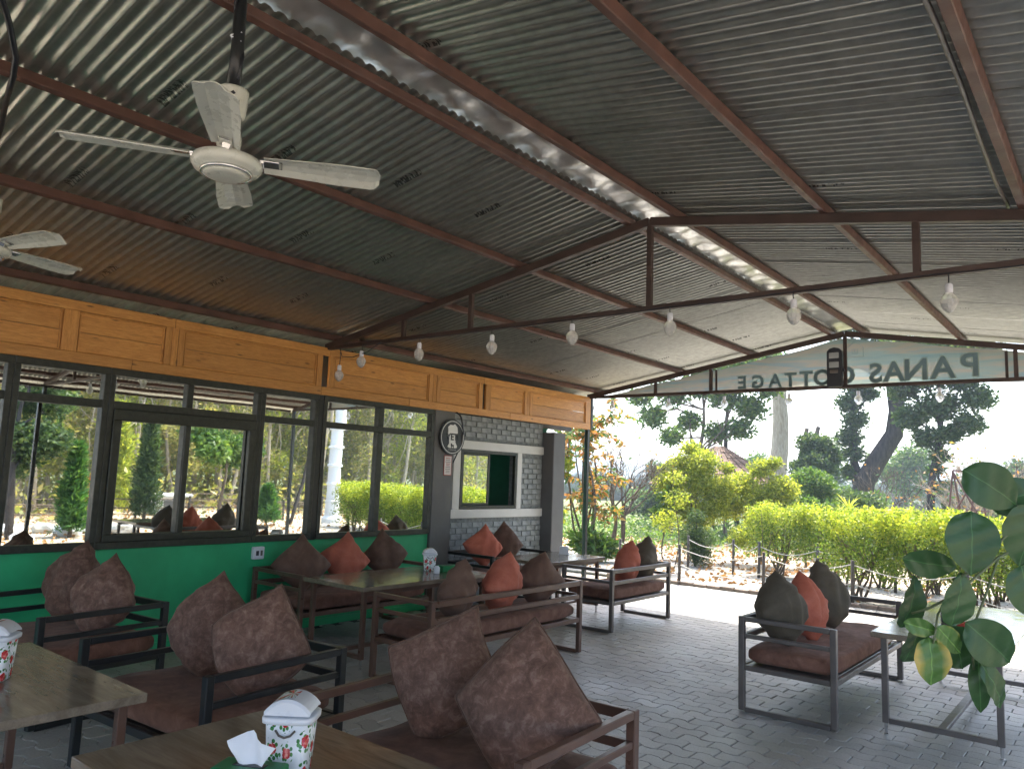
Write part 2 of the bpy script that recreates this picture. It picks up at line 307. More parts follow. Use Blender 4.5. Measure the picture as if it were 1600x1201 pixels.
class MB:
    def __init__(s): s.v = []; s.f = []
    def add(s, vs, fs):
        k = len(s.v); s.v += [tuple(v) for v in vs]; s.f += [tuple(i+k for i in f) for f in fs]; return s
    def box(s, c, d, rot=None):
        x, y, z = d[0]/2, d[1]/2, d[2]/2; vs = [Vector((a*x, b*y, e*z)) for a in (-1, 1) for b in (-1, 1) for e in (-1, 1)]
        if rot is not None: vs = [rot @ v for v in vs]
        vs = [v+Vector(c) for v in vs]
        return s.add(vs, [(0, 1, 3, 2), (4, 6, 7, 5), (0, 4, 5, 1), (2, 3, 7, 6), (0, 2, 6, 4), (1, 5, 7, 3)])
    def beam(s, a, b, wd, ht, upv=(0, 0, 1)):
        a, b = Vector(a), Vector(b); d = (b-a); L = d.length; d.normalize(); sd_ = d.cross(Vector(upv)); 
        if sd_.length < 1e-4: sd_ = Vector((1, 0, 0))
        sd_.normalize(); u = sd_.cross(d)
        rm = Matrix((d, sd_, u)).transposed(); return s.box((a+b)/2, (L, wd, ht), rm)
    def tube(s, pts, rad, n=8, caps=True):
        pts = [Vector(p) for p in pts]; rad = rad if hasattr(rad, '__len__') else [rad]*len(pts); k = len(s.v); ref = None
        for i, p in enumerate(pts):
            t = (pts[min(i+1, len(pts)-1)]-pts[max(i-1, 0)]).normalized()
            if ref is None: ref = Vector((1, 0, 0)) if abs(t.x) < .8 else Vector((0, 1, 0))
            a = (ref-t*ref.dot(t)).normalized(); ref = a; b = t.cross(a)
            for j in range(n):
                th = 2*math.pi*j/n; s.v.append(tuple(p+(a*math.cos(th)+b*math.sin(th))*rad[i]))
        for i in range(len(pts)-1):
            for j in range(n):
                s.f.append((k+i*n+j, k+i*n+(j+1) % n, k+(i+1)*n+(j+1) % n, k+(i+1)*n+j))
        if caps:
            s.f.append(tuple(k+j for j in range(n))[::-1]); s.f.append(tuple(k+(len(pts)-1)*n+j for j in range(n)))
        return s
    def lathe(s, prof, n=24, c=(0, 0, 0), sx=1, sy=1):
        k = len(s.v)
        for r_, z in prof:
            for j in range(n):
                th = 2*math.pi*j/n; s.v.append((c[0]+r_*math.cos(th)*sx, c[1]+r_*math.sin(th)*sy, c[2]+z))
        for i in range(len(prof)-1):
            for j in range(n): s.f.append((k+i*n+j, k+i*n+(j+1) % n, k+(i+1)*n+(j+1) % n, k+(i+1)*n+j))
        s.f.append(tuple(k+j for j in range(n))[::-1]); s.f.append(tuple(k+(len(prof)-1)*n+j for j in range(n))); return s
    def prism(s, poly, y0, y1):  # poly in xz
        n = len(poly); vs = [(x, y0, z) for x, z in poly]+[(x, y1, z) for x, z in poly]
        fs = [tuple(range(n)), tuple(range(2*n-1, n-1, -1))]+[(i, i+n, (i+1) % n+n, (i+1) % n) for i in range(n)]
        return s.add(vs, fs)
    def mesh(s, name, mat, smooth=False, bevel=0, seg=1):
        me = bpy.data.meshes.new(name); me.from_pydata(s.v, [], s.f); 
        mats = mat if isinstance(mat, (list, tuple)) else [mat]
        for q in mats: me.materials.append(M[q] if isinstance(q, str) else q)
        bm = bmesh.new(); bm.from_mesh(me)
        bmesh.ops.recalc_face_normals(bm, faces=bm.faces)
        if bevel:
            es = [e for e in bm.edges if len(e.link_faces) == 2 and e.calc_face_angle() > .5]
            bmesh.ops.bevel(bm, geom=es, offset=bevel, segments=seg, affect='EDGES', clamp_overlap=True)
        bm.to_mesh(me); bm.free()
        if smooth: me.polygons.foreach_set('use_smooth', [True]*len(me.polygons))
        return me
    def build(s, name, mat, parent=None, loc=(0, 0, 0), rot=(0, 0, 0), smooth=False, bevel=0, seg=1):
        return link(bpy.data.objects.new(name, s.mesh(name, mat, smooth, bevel, seg)), parent, loc, rot)
_bc = {}
def bar(name, parent, c, d, mat, bevel=.004, rot=(0, 0, 0)):
    key = (tuple(round(x, 4) for x in d), mat, bevel)
    if key not in _bc: _bc[key] = MB().box((0, 0, 0), d).mesh(name, mat, bevel=bevel)
    return link(bpy.data.objects.new(name, _bc[key]), parent, c, rot)

def np_mesh(name, V, Fq, mat, nv=4):
    me = bpy.data.meshes.new(name); nf = len(Fq); me.vertices.add(len(V)); me.vertices.foreach_set('co', V.astype(np.float32).ravel())
    me.loops.add(nf*nv); me.loops.foreach_set('vertex_index', Fq.astype(np.int32).ravel()); me.polygons.add(nf)
    me.polygons.foreach_set('loop_start', np.arange(0, nf*nv, nv, dtype=np.int32)); me.polygons.foreach_set('loop_total', np.full(nf, nv, np.int32))
    me.update(calc_edges=True); me.materials.append(M[mat] if isinstance(mat, str) else mat); return me
def leaf_mesh(name, P, size, mat, rng, aspect=.5, upb=.3, droop=0., jit=.35):
    n = len(P); D = rng.normal(size=(n, 3)); D[:, 2] = D[:, 2]*.6+upb-droop; D /= np.linalg.norm(D, axis=1)[:, None]
    Q = rng.normal(size=(n, 3)); Q[:, 2] *= .7; S = np.cross(D, Q); S /= np.linalg.norm(S, axis=1)[:, None]+1e-9; N = np.cross(S, D)
    L = size*(1+jit*rng.uniform(-1, 1, n))[:, None]; W = L*aspect*.5
    V = np.empty((n, 4, 3)); V[:, 0] = P; V[:, 1] = P+D*L*.45+S*W+N*L*.08; V[:, 2] = P+D*L; V[:, 3] = P+D*L*.45-S*W+N*L*.08
    return np_mesh(name, V.reshape(-1, 3), np.arange(n*4).reshape(n, 4), mat)
def clump_pts(rng, clumps, n, shell=.55):
    cw = np.array([c[3]**2 for c in clumps]); cw = cw/cw.sum(); idx = rng.choice(len(clumps), n, p=cw)
    cc = np.array([c[:3] for c in clumps])[idx]; rr = np.array([c[3] for c in clumps])[idx]
    d = rng.normal(size=(n, 3)); d /= np.linalg.norm(d, axis=1)[:, None]
    rad = rr*(shell+(1-shell)*rng.uniform(0, 1, n))*np.where(rng.uniform(size=n) < .25, rng.uniform(.2, 1, n), 1)
    return cc+d*rad[:, None]*np.array([1, 1, .8])
def branch(mb, a, b, ra, rb, rng, n=6, wob=.12, sides=6, sag=0):
    a, b = np.array(a, float), np.array(b, float); L = np.linalg.norm(b-a); pts = []
    off = rng.normal(size=3)*wob*L*.5; off2 = rng.normal(size=3)*wob*L*.25
    for i in range(n+1):
        t = i/n; p = a+(b-a)*t+off*math.sin(math.pi*t)+off2*math.sin(2*math.pi*t); p[2] -= sag*math.sin(math.pi*t); pts.append(p)
    mb.tube(pts, [ra+(rb-ra)*i/n for i in range(n+1)], sides); return pts
def make_tree(name, label, cat, loc, H, tr, clumps, nleaf, lsize, leaf, bark='bark', seed=1, group=None, lean=(0, 0), fork=.45, twigs=5, shell=.5, aspect=.5, droop=0, crown='crown', trunk_top=None):
    rng = np.random.default_rng(seed); t = thing(name, label, cat, loc, 0, group); mb = MB()
    top = (lean[0], lean[1], H if trunk_top is None else trunk_top)
    tp = branch(mb, (0, 0, -.1), top, tr, tr*.35, rng, 9, .07, 8)
    for c in clumps:
        dz = c[2]; cand = [p for p in tp if p[2] < dz-.1*c[3] and p[2] > H*fork*.5] or [tp[len(tp)//2]]
        a = cand[-1] if rng.uniform() < .5 else cand[rng.integers(len(cand))]
        bp = branch(mb, a, c[:3], tr*.34, tr*.12, rng, 5, .14, 5)
        for k in range(twigs):
            d = rng.normal(size=3); d /= np.linalg.norm(d); d[2] = abs(d[2])*.8
            branch(mb, bp[rng.integers(2, 6)], np.array(c[:3])+d*c[3]*.95, tr*.09, tr*.03, rng, 3, .2, 4)
    mb.build('trunk', bark, t, smooth=True)
    if nleaf:
        me = leaf_mesh(crown, clump_pts(rng, clumps, nleaf, shell), lsize, leaf, rng, aspect, .3, droop)
        link(bpy.data.objects.new(crown, me), t)
    return t
def rclumps(rng, n, c, ext, r, flat=1):
    out = []
    for i in range(n):
        d = rng.normal(size=3); d /= np.linalg.norm(d); q = rng.uniform(.35, 1)
        out.append((c[0]+d[0]*ext[0]*q, c[1]+d[1]*ext[1]*q, c[2]+d[2]*ext[2]*q, r*rng.uniform(.6, 1.25)))
    return out
def text_mesh(ch, size, mat, bold=.0, extrude=.002, align='LEFT', mirror=False):
    cu = bpy.data.curves.new('t', 'FONT'); cu.body = ch; cu.size = size; cu.offset = bold; cu.extrude = extrude; cu.align_x = align; cu.resolution_u = 3
    o = bpy.data.objects.new('t', cu); C.objects.link(o); dg = bpy.context.evaluated_depsgraph_get(); me = bpy.data.meshes.new_from_object(o.evaluated_get(dg))
    bpy.data.objects.remove(o); bpy.data.curves.remove(cu); me.materials.clear(); me.materials.append(M[mat])
    return me

XW = -6.67
# =================================================================== GROUND
g = MB(); g.add([(-900, -900, -.05), (900, -900, -.05), (900, 900, -.05), (-900, 900, -.05)], [(0, 1, 2, 3)])
struct(g.build('ground', 'ground'))
fl = struct(MB().box((-2.0, 3.0, -.032), (9.34, 16.6, .036)).build('pavement', 'joint'))
# zig-zag pavers
PL, PW, AM, GAP = .205, .125, .016, .0035
def wave(x):  # trapezoid wave, period PL
    t = (x/PL) % 1.0
    k = [(0, 0), (.12, 1), (.38, 1), (.62, -1), (.88, -1), (1, 0)]
    for (a, p), (b, q) in zip(k, k[1:]):
        if t <= b: return AM*(p+(q-p)*(t-a)/(b-a))
    return 0
def paver_poly(ph):
    xs = [0, .12, .38, .62, .88, 1.0]
    xs = sorted(set([round((x-ph) % 1.0, 4) for x in xs if 0 < (x-ph) % 1.0 < 1] + [0.0, 1.0]))
    bot = []; topp = []
    for x in xs:
        X = x*PL; xx = min(max(X, GAP/2+.001), PL-GAP/2-.001); yv = wave(X+ph*PL); bot.append((xx, yv+GAP/2)); topp.append((xx, yv+PW-GAP/2))
    return bot+topp[::-1]
def paver_geo(ph, dz=0, tx=0, ty=0):
    po = paver_poly(ph); n = len(po); cx, cy = PL/2, PW/2; vs = []
    for zz, s in ((-.014, 1), (-.0035, 1), (0, .0)):
        for x, y in po:
            if s == 0:
                dx, dy = cx-x, cy-y; L = math.hypot(dx, dy); x, y = x+dx/L*.005, y+dy/L*.005
            vs.append((x, y, zz+dz+tx*(x-cx)+ty*(y-cy)))
    fs = [tuple(range(2*n, 3*n))]
    for k in (0, 1):
        fs += [(k*n+i, k*n+(i+1) % n, (k+1)*n+(i+1) % n, (k+1)*n+i) for i in range(n)]
    return vs, fs
cells = []
for j in range(int((11.25+1.5)/PW)):
    y = -1.4+j*PW; ph = .5*(j % 2)
    for i in range(int(9.2/PL)):
        cells.append((-6.62+i*PL+ph*PL*1.0, y, ph))
cells = [c for c in cells if c[0] < 2.5]
def vis(x, y):
    v = Vector((x, y, -1.6)); c = (v.dot(rt), v.dot(up), v.dot(fw))
    if c[2] < .5: return None
    px, py = 800+F*c[0]/c[2], 600-F*c[1]/c[2]
    return (px, py) if 0 < px < 1600 and 0 < py < 1201 else None
def openfloor(x, y):
    p = vis(x+.1, y+.06)
    if not p: return False
    if p[0] < 900 or p[1] < 960: return False
    if p[0] < 1020 and p[1] > 1060: return False
    return True
near = sorted([c for c in cells if openfloor(c[0], c[1])], key=lambda c: c[0]**2+c[1]**2)[:300]
nearset = set(near)
pm = {}
for ph in (0, .5):
    vs, fs = paver_geo(ph); pm[ph] = MB().add(vs, fs).mesh('paver', 'paver')
for c in near:
    o = link(bpy.data.objects.new('paver', pm[c[2]]), fl, (c[0], c[1], rnd.uniform(-.0012, .0018)), (rnd.uniform(-.008, .008), rnd.uniform(-.006, .006), 0))
ms = MB()
for c in cells:
    if c in nearset: continue
    vs, fs = paver_geo(c[2], rnd.uniform(-.0012, .0018), rnd.uniform(-.008, .008), rnd.uniform(-.012, .012)); ms.add([(v[0]+c[0], v[1]+c[1], v[2]) for v in vs], fs)
o = ms.build('pavers', 'paver', fl); o['kind'] = 'stuff'
# kerb of red bricks at the pavement's far edge
kb = thing('brick_kerb', 'low row of reddish bricks edging the far side of the grey pavement', 'kerb', (0, 11.36, 0))
for i in range(44):
    bar('brick', kb, (-6.9+i*.225, rnd.uniform(-.006, .006), rnd.uniform(-.012, .004)), (.215, .10, .11), 'kerb', .006, (0, 0, rnd.uniform(-.03, .03)))
# pale path beyond
pa = struct(MB().box((-3.0, 13.0, -.036), (16, 3.0, .03)).build('path', 'joint'))
pb = MB()
for j in range(24):
    for i in range(62):
        x = -11+i*.26+(.13 if j % 2 else 0); y = 11.55+j*.125
        pb.box((x, y, -.014+rnd.uniform(-.003, .003)), (.245, .112, .02), Matrix.Rotation(rnd.uniform(-.02, .02), 3, 'Z'))
o = pb.build('path_pavers', 'path', pa); o['kind'] = 'stuff'
# leaf litter
rng = np.random.default_rng(5)
P = np.concatenate([np.c_[rng.uniform(-14, -5, 2600), rng.uniform(12, 20, 2600), rng.uniform(-.02, .02, 2600)],
                    np.c_[rng.uniform(-6, 4, 500), rng.uniform(11.4, 18, 500), rng.uniform(0.0, .02, 500)],
                    np.c_[rng.uniform(3, 20, 7000), rng.uniform(3, 32, 7000), rng.uniform(-.02, .04, 7000)]])
me = leaf_mesh('leaf_litter', P, .10, 'litter', rng, .6, 0); o = link(bpy.data.objects.new('leaf_litter', me)); o['kind'] = 'stuff'; tag(o, 'dry brown fallen leaves scattered on the sandy ground beyond the pavement', 'leaf litter')
# low weeds
def gnd(n, xr, yr, hz): return np.c_[rng.uniform(*xr, n), rng.uniform(*yr, n), np.abs(rng.normal(0, hz, n))-.03]
me = leaf_mesh('undergrowth', np.concatenate([gnd(9000, (-22, -8.5), (15.5, 26), .22), gnd(7000, (-10, 6), (17, 25), .25)]), .13, 'lf_mid', rng, .35, .6)
o = link(bpy.data.objects.new('undergrowth', me)); o['kind'] = 'stuff'; tag(o, 'low green weeds and grass growing between the path and the fields', 'undergrowth')
me = leaf_mesh('forest_undergrowth', np.concatenate([gnd(16000, (9.5, 36), (2, 50), .7)]), .25, 'lf_teak', rng, .4, .5)
o = link(bpy.data.objects.new('forest_undergrowth', me)); o['kind'] = 'stuff'; tag(o, 'dry bushy undergrowth under the teak trees mirrored in the windows', 'undergrowth')

# =================================================================== GREEN BUILDING
bw = thing('green_low_wall', 'smooth bright green painted wall under the long dark window band', 'wall', (XW, 0, 0))
MB().box((-.1, .12, .39), (.2, 13.2, .978)).build('wall_face', 'green', bw)
MB().box((.006, .12, .03), (.012, 13.2, .06)).build('skirting', 'green', bw)
# room shell behind (kitchen)
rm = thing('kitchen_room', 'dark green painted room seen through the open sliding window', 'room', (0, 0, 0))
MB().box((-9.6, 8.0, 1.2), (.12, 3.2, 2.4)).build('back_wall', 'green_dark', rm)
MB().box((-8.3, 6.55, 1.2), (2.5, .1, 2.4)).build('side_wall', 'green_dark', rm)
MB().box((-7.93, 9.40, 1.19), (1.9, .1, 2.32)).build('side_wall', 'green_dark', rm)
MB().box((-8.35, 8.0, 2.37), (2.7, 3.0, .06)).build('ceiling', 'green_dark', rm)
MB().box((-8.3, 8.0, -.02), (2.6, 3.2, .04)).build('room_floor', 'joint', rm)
bar('counter', rm, (-9.1, 8.0, .45), (.7, 2.4, .9), 'white_trim')
# window bands
FR = .05
def frame_bar(par, y0, y1, z0, z1, x=0.0, d=.06, name='frame', mat='frame'):
    return bar(name, par, (x, (y0+y1)/2, (z0+z1)/2), (d, y1-y0, z1-z0), mat, .004)
def pane(par, y0, y1, z0, z1, x=-.02, tilt=0):
    return MB().box((0, 0, 0), (.006, y1-y0, z1-z0)).build('pane', 'mirror', par, (x, (y0+y1)/2, (z0+z1)/2), (0, rnd.uniform(-.003, .003), rnd.uniform(-.002, .002)+tilt))
def winset(name, label, y0, y1, muls, z0=.88, z1=2.385, zt=(2.045, 2.11), topm=None, inset=None):
    t = thing(name, label, 'window', (XW+.02, 0, 0))
    frame_bar(t, y0, y1, z0, z0+.06, name='sill'); frame_bar(t, y0, y1, z1-.06, z1)
    frame_bar(t, y0, y0+.045, z0+.061, z1-.061, name='jamb', d=.058); frame_bar(t, y1-.045, y1, z0+.061, z1-.061, name='jamb', d=.058)
    frame_bar(t, y0+.046, y1-.046, zt[0], zt[1], name='transom', d=.056)
    ys = [y0+.046]+[q for mm in muls for q in mm]+[y1-.046]
    for a, b in muls: frame_bar(t, a, b, z0+.061, zt[0]-.001, name='mullion', d=.05)
    for a, b in (topm or muls): frame_bar(t, a, b, zt[1]+.001, z1-.061, name='mullion', d=.05)
    for a, b in zip(ys[::2], ys[1::2]): pane(t, a, b, z0+.06, zt[0])
    ys = [y0+.046]+[q for mm in (topm or muls) for q in mm]+[y1-.046]
    for a, b in zip(ys[::2], ys[1::2]): pane(t, a, b, zt[1], z1-.06)
    return t
winset('window', 'leftmost dark framed window pane bay cut by the left edge of the photo', .2, 2.075, [(1.12, 1.2)])
winset('window', 'dark framed window pane with toplight, second bay from the left, left of the sliding window', 2.077, 2.79, [])
t = winset('window', 'wide sliding window with a thick inner frame and two toplights, centre of the band', 2.792, 4.235, [(3.47, 3.53)])
for (a, b, c_, d_) in ((2.84, 4.19, 1.95, 2.044), (2.84, 4.19, .942, 1.0), (2.84, 2.91, 1.001, 1.949), (4.12, 4.19, 1.001, 1.949)): frame_bar(t, a, b, c_, d_, x=.02, d=.05, name='sash')
frame_bar(t, 3.475, 3.525, 1.001, 1.949, x=.022, d=.04, name='sash')
winset('window', 'narrow tall dark framed window right of the sliding window, above the white socket', 4.237, 4.915, [])
winset('window', 'dark framed window right of the steel post, reflecting the white tower', 4.985, 6.64, [(5.75, 5.83)])
for yy in (4.95,):
    bar('steel_post', None, (XW+.01, yy, 1.63), (.06, .064, 1.51), 'black_steel')
o = C.objects[-1] if False else None
for ob in [q for q in C.objects if q.name.startswith('steel_post')]: tag(ob, 'black steel post between the two right-hand windows under the near truss', 'post')
# corner pillar, brick wall, end pillar
cp_ = MB().box((0, 0, 1.2), (.34, .36, 2.4)).build('corner_pillar', 'pillar', None, (XW-.13, 6.84, 0), bevel=.01); tag(cp_, 'dark grey square pillar carrying the round black sign, between windows and brick wall', 'pillar')
ep = MB().box((0, 0, 1.14), (.36, .30, 2.28)).build('end_pillar', 'pillar', None, (-6.83, 9.34, 0), bevel=.01); tag(ep, 'dark grey square pillar at the far end of the grey brick wall', 'pillar')
bk = thing('brick_wall', 'grey painted brick wall with white bands around the kitchen window', 'wall', (-6.86, 0, 0))
# wall core with opening y 7.38-8.58 z 1.15-1.95
WY0, WY1, OY0, OY1, OZ0, OZ1 = 7.025, 9.188, 7.38, 8.57, 1.15, 1.95
for i, (a, b, c_, d_) in enumerate(((WY0, OY0, 0, 2.36), (OY1, WY1, 0, 2.36), (OY0, OY1, 0, OZ0), (OY0, OY1, OZ1, 2.36))):
    bar('mortar_bed', bk, (-.06, (a+b)/2, (c_+d_)/2), (.12, b-a-.0005, d_-c_-.0005), 'mortar', 0)
nb = 0; row = 0; z = .02; brs = []
while z < 2.33:
    y = WY0+.01-(.11 if row % 2 else 0)
    while y < WY1-.02:
        a = max(y, WY0+.005); b = min(y+.205, WY1-.005)
        segs = [(a, b)]
        zt = z+.066
        if zt > 1.03 and z < 2.06:
            # leave space for trims (bands and uprights) and opening
            if z < 1.155 or zt > 1.93: segs = []
            else: segs = [(max(a, u), min(b, v)) for u, v in ((WY0+.005, 7.235), (8.675, WY1-.005))]
        for u, v in segs:
            if v-u > .03: brs.append((u, v, z))
        y += .213
    z += .0745; row += 1
brs = sorted(brs, key=lambda b: abs(b[2]-1.5)*0-b[2]*0)[:]
bigb = [b for b in brs if b[2] > .75][:300]; rest = [b for b in brs if b not in bigb]
for u, v, z in bigb:
    bar('brick', bk, (.004+rnd.uniform(-.003, .004), (u+v)/2, z+.033), (.016, round(v-u-.008, 3), .064), 'brick', .004, (rnd.uniform(-.01, .01), 0, rnd.uniform(-.02, .02)))
if rest:
    q = MB()
    for u, v, z in rest: q.box((.004, (u+v)/2, z+.033), (.016, v-u-.008, .064))
    o = q.build('bricks', 'brick', bk); o['kind'] = 'stuff'
bar('white_band', bk, (.016, (WY0+WY1)/2, 2.0), (.035, WY1-WY0-.004, .115), 'white_trim')
bar('white_band', bk, (.016, (WY0+WY1)/2, 1.095), (.035, WY1-WY0-.004, .115), 'white_trim')
bar('white_upright', bk, (.014, 7.305, 1.5475), (.033, .135, .788), 'white_trim')
bar('white_upright', bk, (.014, 8.62, 1.5475), (.033, .10, .788), 'white_trim')
kw = thing('kitchen_window', 'dark framed sliding window in the brick wall with its right half open', 'window', (-6.86, 0, 0))
for nme, a, b, c_, d_, x in (('frame', 7.385, 8.565, 1.155, 1.20, 0), ('frame', 7.385, 8.565, 1.90, 1.945, 0), ('jamb', 7.385, 7.43, 1.201, 1.899, 0), ('jamb', 8.52, 8.565, 1.201, 1.899, 0),
        ('sash', 7.431, 7.47, 1.201, 1.899, -.015), ('sash', 7.96, 8.0, 1.201, 1.899, -.015), ('sash', 7.47, 7.96, 1.201, 1.235, -.015), ('sash', 7.47, 7.96, 1.865, 1.899, -.015)):
    bar(nme, kw, (x, (a+b)/2, (c_+d_)/2), (.05 if x == 0 else .025, b-a-.001, d_-c_-.001), 'frame', .003)
MB().box((0, 0, 0), (.005, .49, .63)).build('pane', 'mirror', kw, (-.015, 7.715, 1.55))
# medallion sign
sg = thing('round_sign', 'round black wall sign with white animal figure and lettering on the grey pillar', 'sign', (XW+.062, 6.95, 2.065))
MB().lathe([(.0, -.012), (.222, -.012), (.225, 0), (.222, .008), (0, .008)], 40).build('disc', 'black_pl', sg, rot=(0, R(90), 0), smooth=False)
def ring(r0_, r1_, z0, z1, n=40):
    mb = MB(); k = 0
    for r_, z in ((r0_, z0), (r1_, z0), (r1_, z1), (r0_, z1)):
        for j in range(n): mb.v.append((r_*math.cos(2*math.pi*j/n), r_*math.sin(2*math.pi*j/n), z))
    for i in range(4):
        for j in range(n): mb.f.append((i*n+j, i*n+(j+1) % n, ((i+1) % 4)*n+(j+1) % n, ((i+1) % 4)*n+j))
    return mb
ring(.196, .204, .008, .011).build('ring', 'sign_white', sg, rot=(0, R(90), 0))
fig = [(-.085, .06), (-.09, .125), (-.05, .155), (.0, .15), (.03, .165), (.075, .13), (.088, .06), (.06, .02), (.055, -.02), (.05, -.06), (.085, -.115), (.07, -.135), (-.06, -.135), (-.09, -.12), (-.06, -.08), (-.065, -.02), (-.10, .02)]
mb = MB(); n = len(fig); mb.add([(.009, y, z) for y, z in fig]+[(.013, y, z) for y, z in fig], [tuple(range(n)), tuple(range(2*n-1, n-1, -1))]+[(i, (i+1) % n, (i+1) % n+n, i+n) for i in range(n)])
mb.build('animal_figure', 'sign_white', sg)
link(bpy.data.objects.new('lettering', text_mesh('YETI', .115, 'black_pl', .004, .001, 'CENTER')), sg, (.016, 0, -.035), (R(90), 0, R(90)))
link(bpy.data.objects.new('lettering', text_mesh('- - - - - -', .04, 'sign_white', .001, .001, 'CENTER')), sg, (.012, 0, -.165), (R(90), 0, R(90)))
an = MB(); an.box((0, -.005, -.105), (.004, .05, .02)); an.box((0, -.022, -.088), (.004, .018, .02)); an.box((0, .014, -.12), (.004, .008, .03)); an.box((0, -.02, -.12), (.004, .008, .03))
an.build('small_animal', 'black_pl', sg, (.016, 0, 0))
nt_ = thing('paper_notice', 'small red edged white paper notice taped below the round sign', 'notice', (XW+.045, 6.91, 1.71))
bar('red_border', nt_, (0, 0, 0), (.003, .135, .245), 'red_ink', 0); bar('sheet_of_paper', nt_, (.002, 0, 0), (.003, .12, .23), 'paper', 0)
for i in range(9):
    ln = rnd.uniform(.06, .095); 
    for k in range(4):
        bar('print_line', nt_, (.0042, -ln/2+ln*(k+.5)/4, .09-i*.022), (.001, round(ln/4-.006, 3), .011 if i in (0, 3, 4) else .007), 'red_ink' if i in (0, 3, 4) else 'black_pl', 0)
cb = MB().tube([(XW+.045, 7.03, 2.39), (XW+.075, 7.09, 2.33), (XW+.085, 7.13, 2.15), (XW+.06, 7.11, 1.95), (-6.82, 7.12, 1.6), (-6.82, 7.13, 1.3)], .008, 6).build('black_cable', 'black_pl', smooth=True)
tag(cb, 'thin black cable looping down the pillar beside the round sign', 'cable')
sk = thing('wall_socket', 'white switch socket box on the green wall below the narrow window', 'socket', (XW+.025, 4.33, .775))
bar('box', sk, (0, 0, 0), (.05, .12, .12), 'white_pl', .008); bar('switch', sk, (.027, .025, 0), (.006, .022, .05), 'grey_steel', .002); bar('socket_holes', sk, (.027, -.02, 0), (.004, .03, .045), 'black_pl', .001)

# =================================================================== PINE FASCIA
fa = thing('pine_fascia', 'long orange varnished pine board fascia running along the eave above the windows', 'fascia', (XW+.03, 0, 0))
FY0, FY1 = -2.0, 10.12
seg = [FY0, 1.2, 2.95, 4.93, 6.2, 8.1, FY1]
seg_t = [FY0, .8, 3.3, 5.02, 7.54, FY1]
for a, b in zip(seg_t, seg_t[1:]): bar('top_board', fa, (0, (a+b)/2, 2.855), (.035, b-a-.003, .085), 'pine', .003)
for a, b in zip(seg, seg[1:]): bar('bottom_board', fa, (.002, (a+b)/2, 2.43), (.037, b-a-.003, .088), 'pine', .003)
st = [(.55, .63), (2.38, 2.50), (3.22, 3.40), (4.86, 4.93), (5.02, 5.09), (6.52, 6.72), (7.44, 7.52), (7.58, 7.68), (8.42, 8.60), (9.98, 10.12)]
for a, b in st:
    n = 3 if b-a > .15 else 1
    for k in range(n):
        u = a+(b-a)*k/n; v = a+(b-a)*(k+1)/n
        bar('stile', fa, (0, (u+v)/2, 2.6435), (.036-.004*(k % 2), v-u-.003, .337), 'pine_v', .003)
pr_ = [(FY0, .55)]+[(st[i][1], st[i+1][0]) for i in range(len(st)-1)]
for a, b in pr_:
    if b-a < .15: continue
    for k, (z0, z1) in enumerate(((2.476, 2.641), (2.645, 2.811))):
        bar('panel_board', fa, (-.012, (a+b)/2, (z0+z1)/2), (.018, b-a-.002, z1-z0), 'pine', .002)
    # mouldings
    bar('moulding', fa, (.0, (a+b)/2, 2.803), (.02, b-a-.004, .014), 'pine', .003); bar('moulding', fa, (.0, (a+b)/2, 2.484), (.02, b-a-.004, .014), 'pine', .003)
    for s_ in (a+.012, b-.012): bar('moulding', fa, (.0, s_, 2.6435), (.018, .014, .30), 'pine_v', .003)
# unseen filler behind fascia, stretched to block sky light leaking under the eave
hd = MB().box((-7.02, 2.25, 2.66), (.10, 15.7, .60)).build('eave_filler', 'pillar'); tag(hd, 'unseen dark filler strip behind the pine fascia, blocking sky light under the eave', 'wall')

# =================================================================== ROOF
SL = .1705; RX = -2.77
def rz(x): return 3.575-SL*abs(x-RX)
rf = thing('pavilion_roof', 'corrugated metal gable roof over the seating area, seen from below', 'roof')
PITCHW, NW = .076, 11
def sheet_mesh(L):
    ns = NW*12+1; V = []; Fc = []; nx = 3
    for i in range(nx):
        x = L*i/(nx-1)
        for j in range(ns):
            y = j*PITCHW/12; V.append((x, y, .008-.019*((1+math.cos(2*math.pi*j/12))/2)**2.4))
    for i in range(nx-1):
        for j in range(ns-1): a = i*ns+j; Fc.append((a, a+1, a+ns+1, a+ns))
    me = bpy.data.meshes.new('roof_sheet'); me.from_pydata(V, [], Fc); me.materials.append(M['sheet']); me.polygons.foreach_set('use_smooth', [True]*len(Fc)); return me
ang = math.atan(SL); Lh = 4.55
sm = sheet_mesh(Lh-.14)
y = -5.6; k = 0
while y < 10.3:
    for s in (-1, 1):
        o = bpy.data.objects.new('roof_sheet', sm); C.objects.link(o); o.parent = rf
        x0 = RX+s*.14; z0 = rz(x0)+.098+(.0016 if k % 2 else 0)+rnd.uniform(0, .0012)
        if s == 1: o.location = (x0, y, z0); o.rotation_euler = (0, ang, 0)
        else: o.location = (x0, y+PITCHW*NW, z0); o.rotation_euler = (0, ang, R(180))
    y += .76; k += 1
YE = y+.076
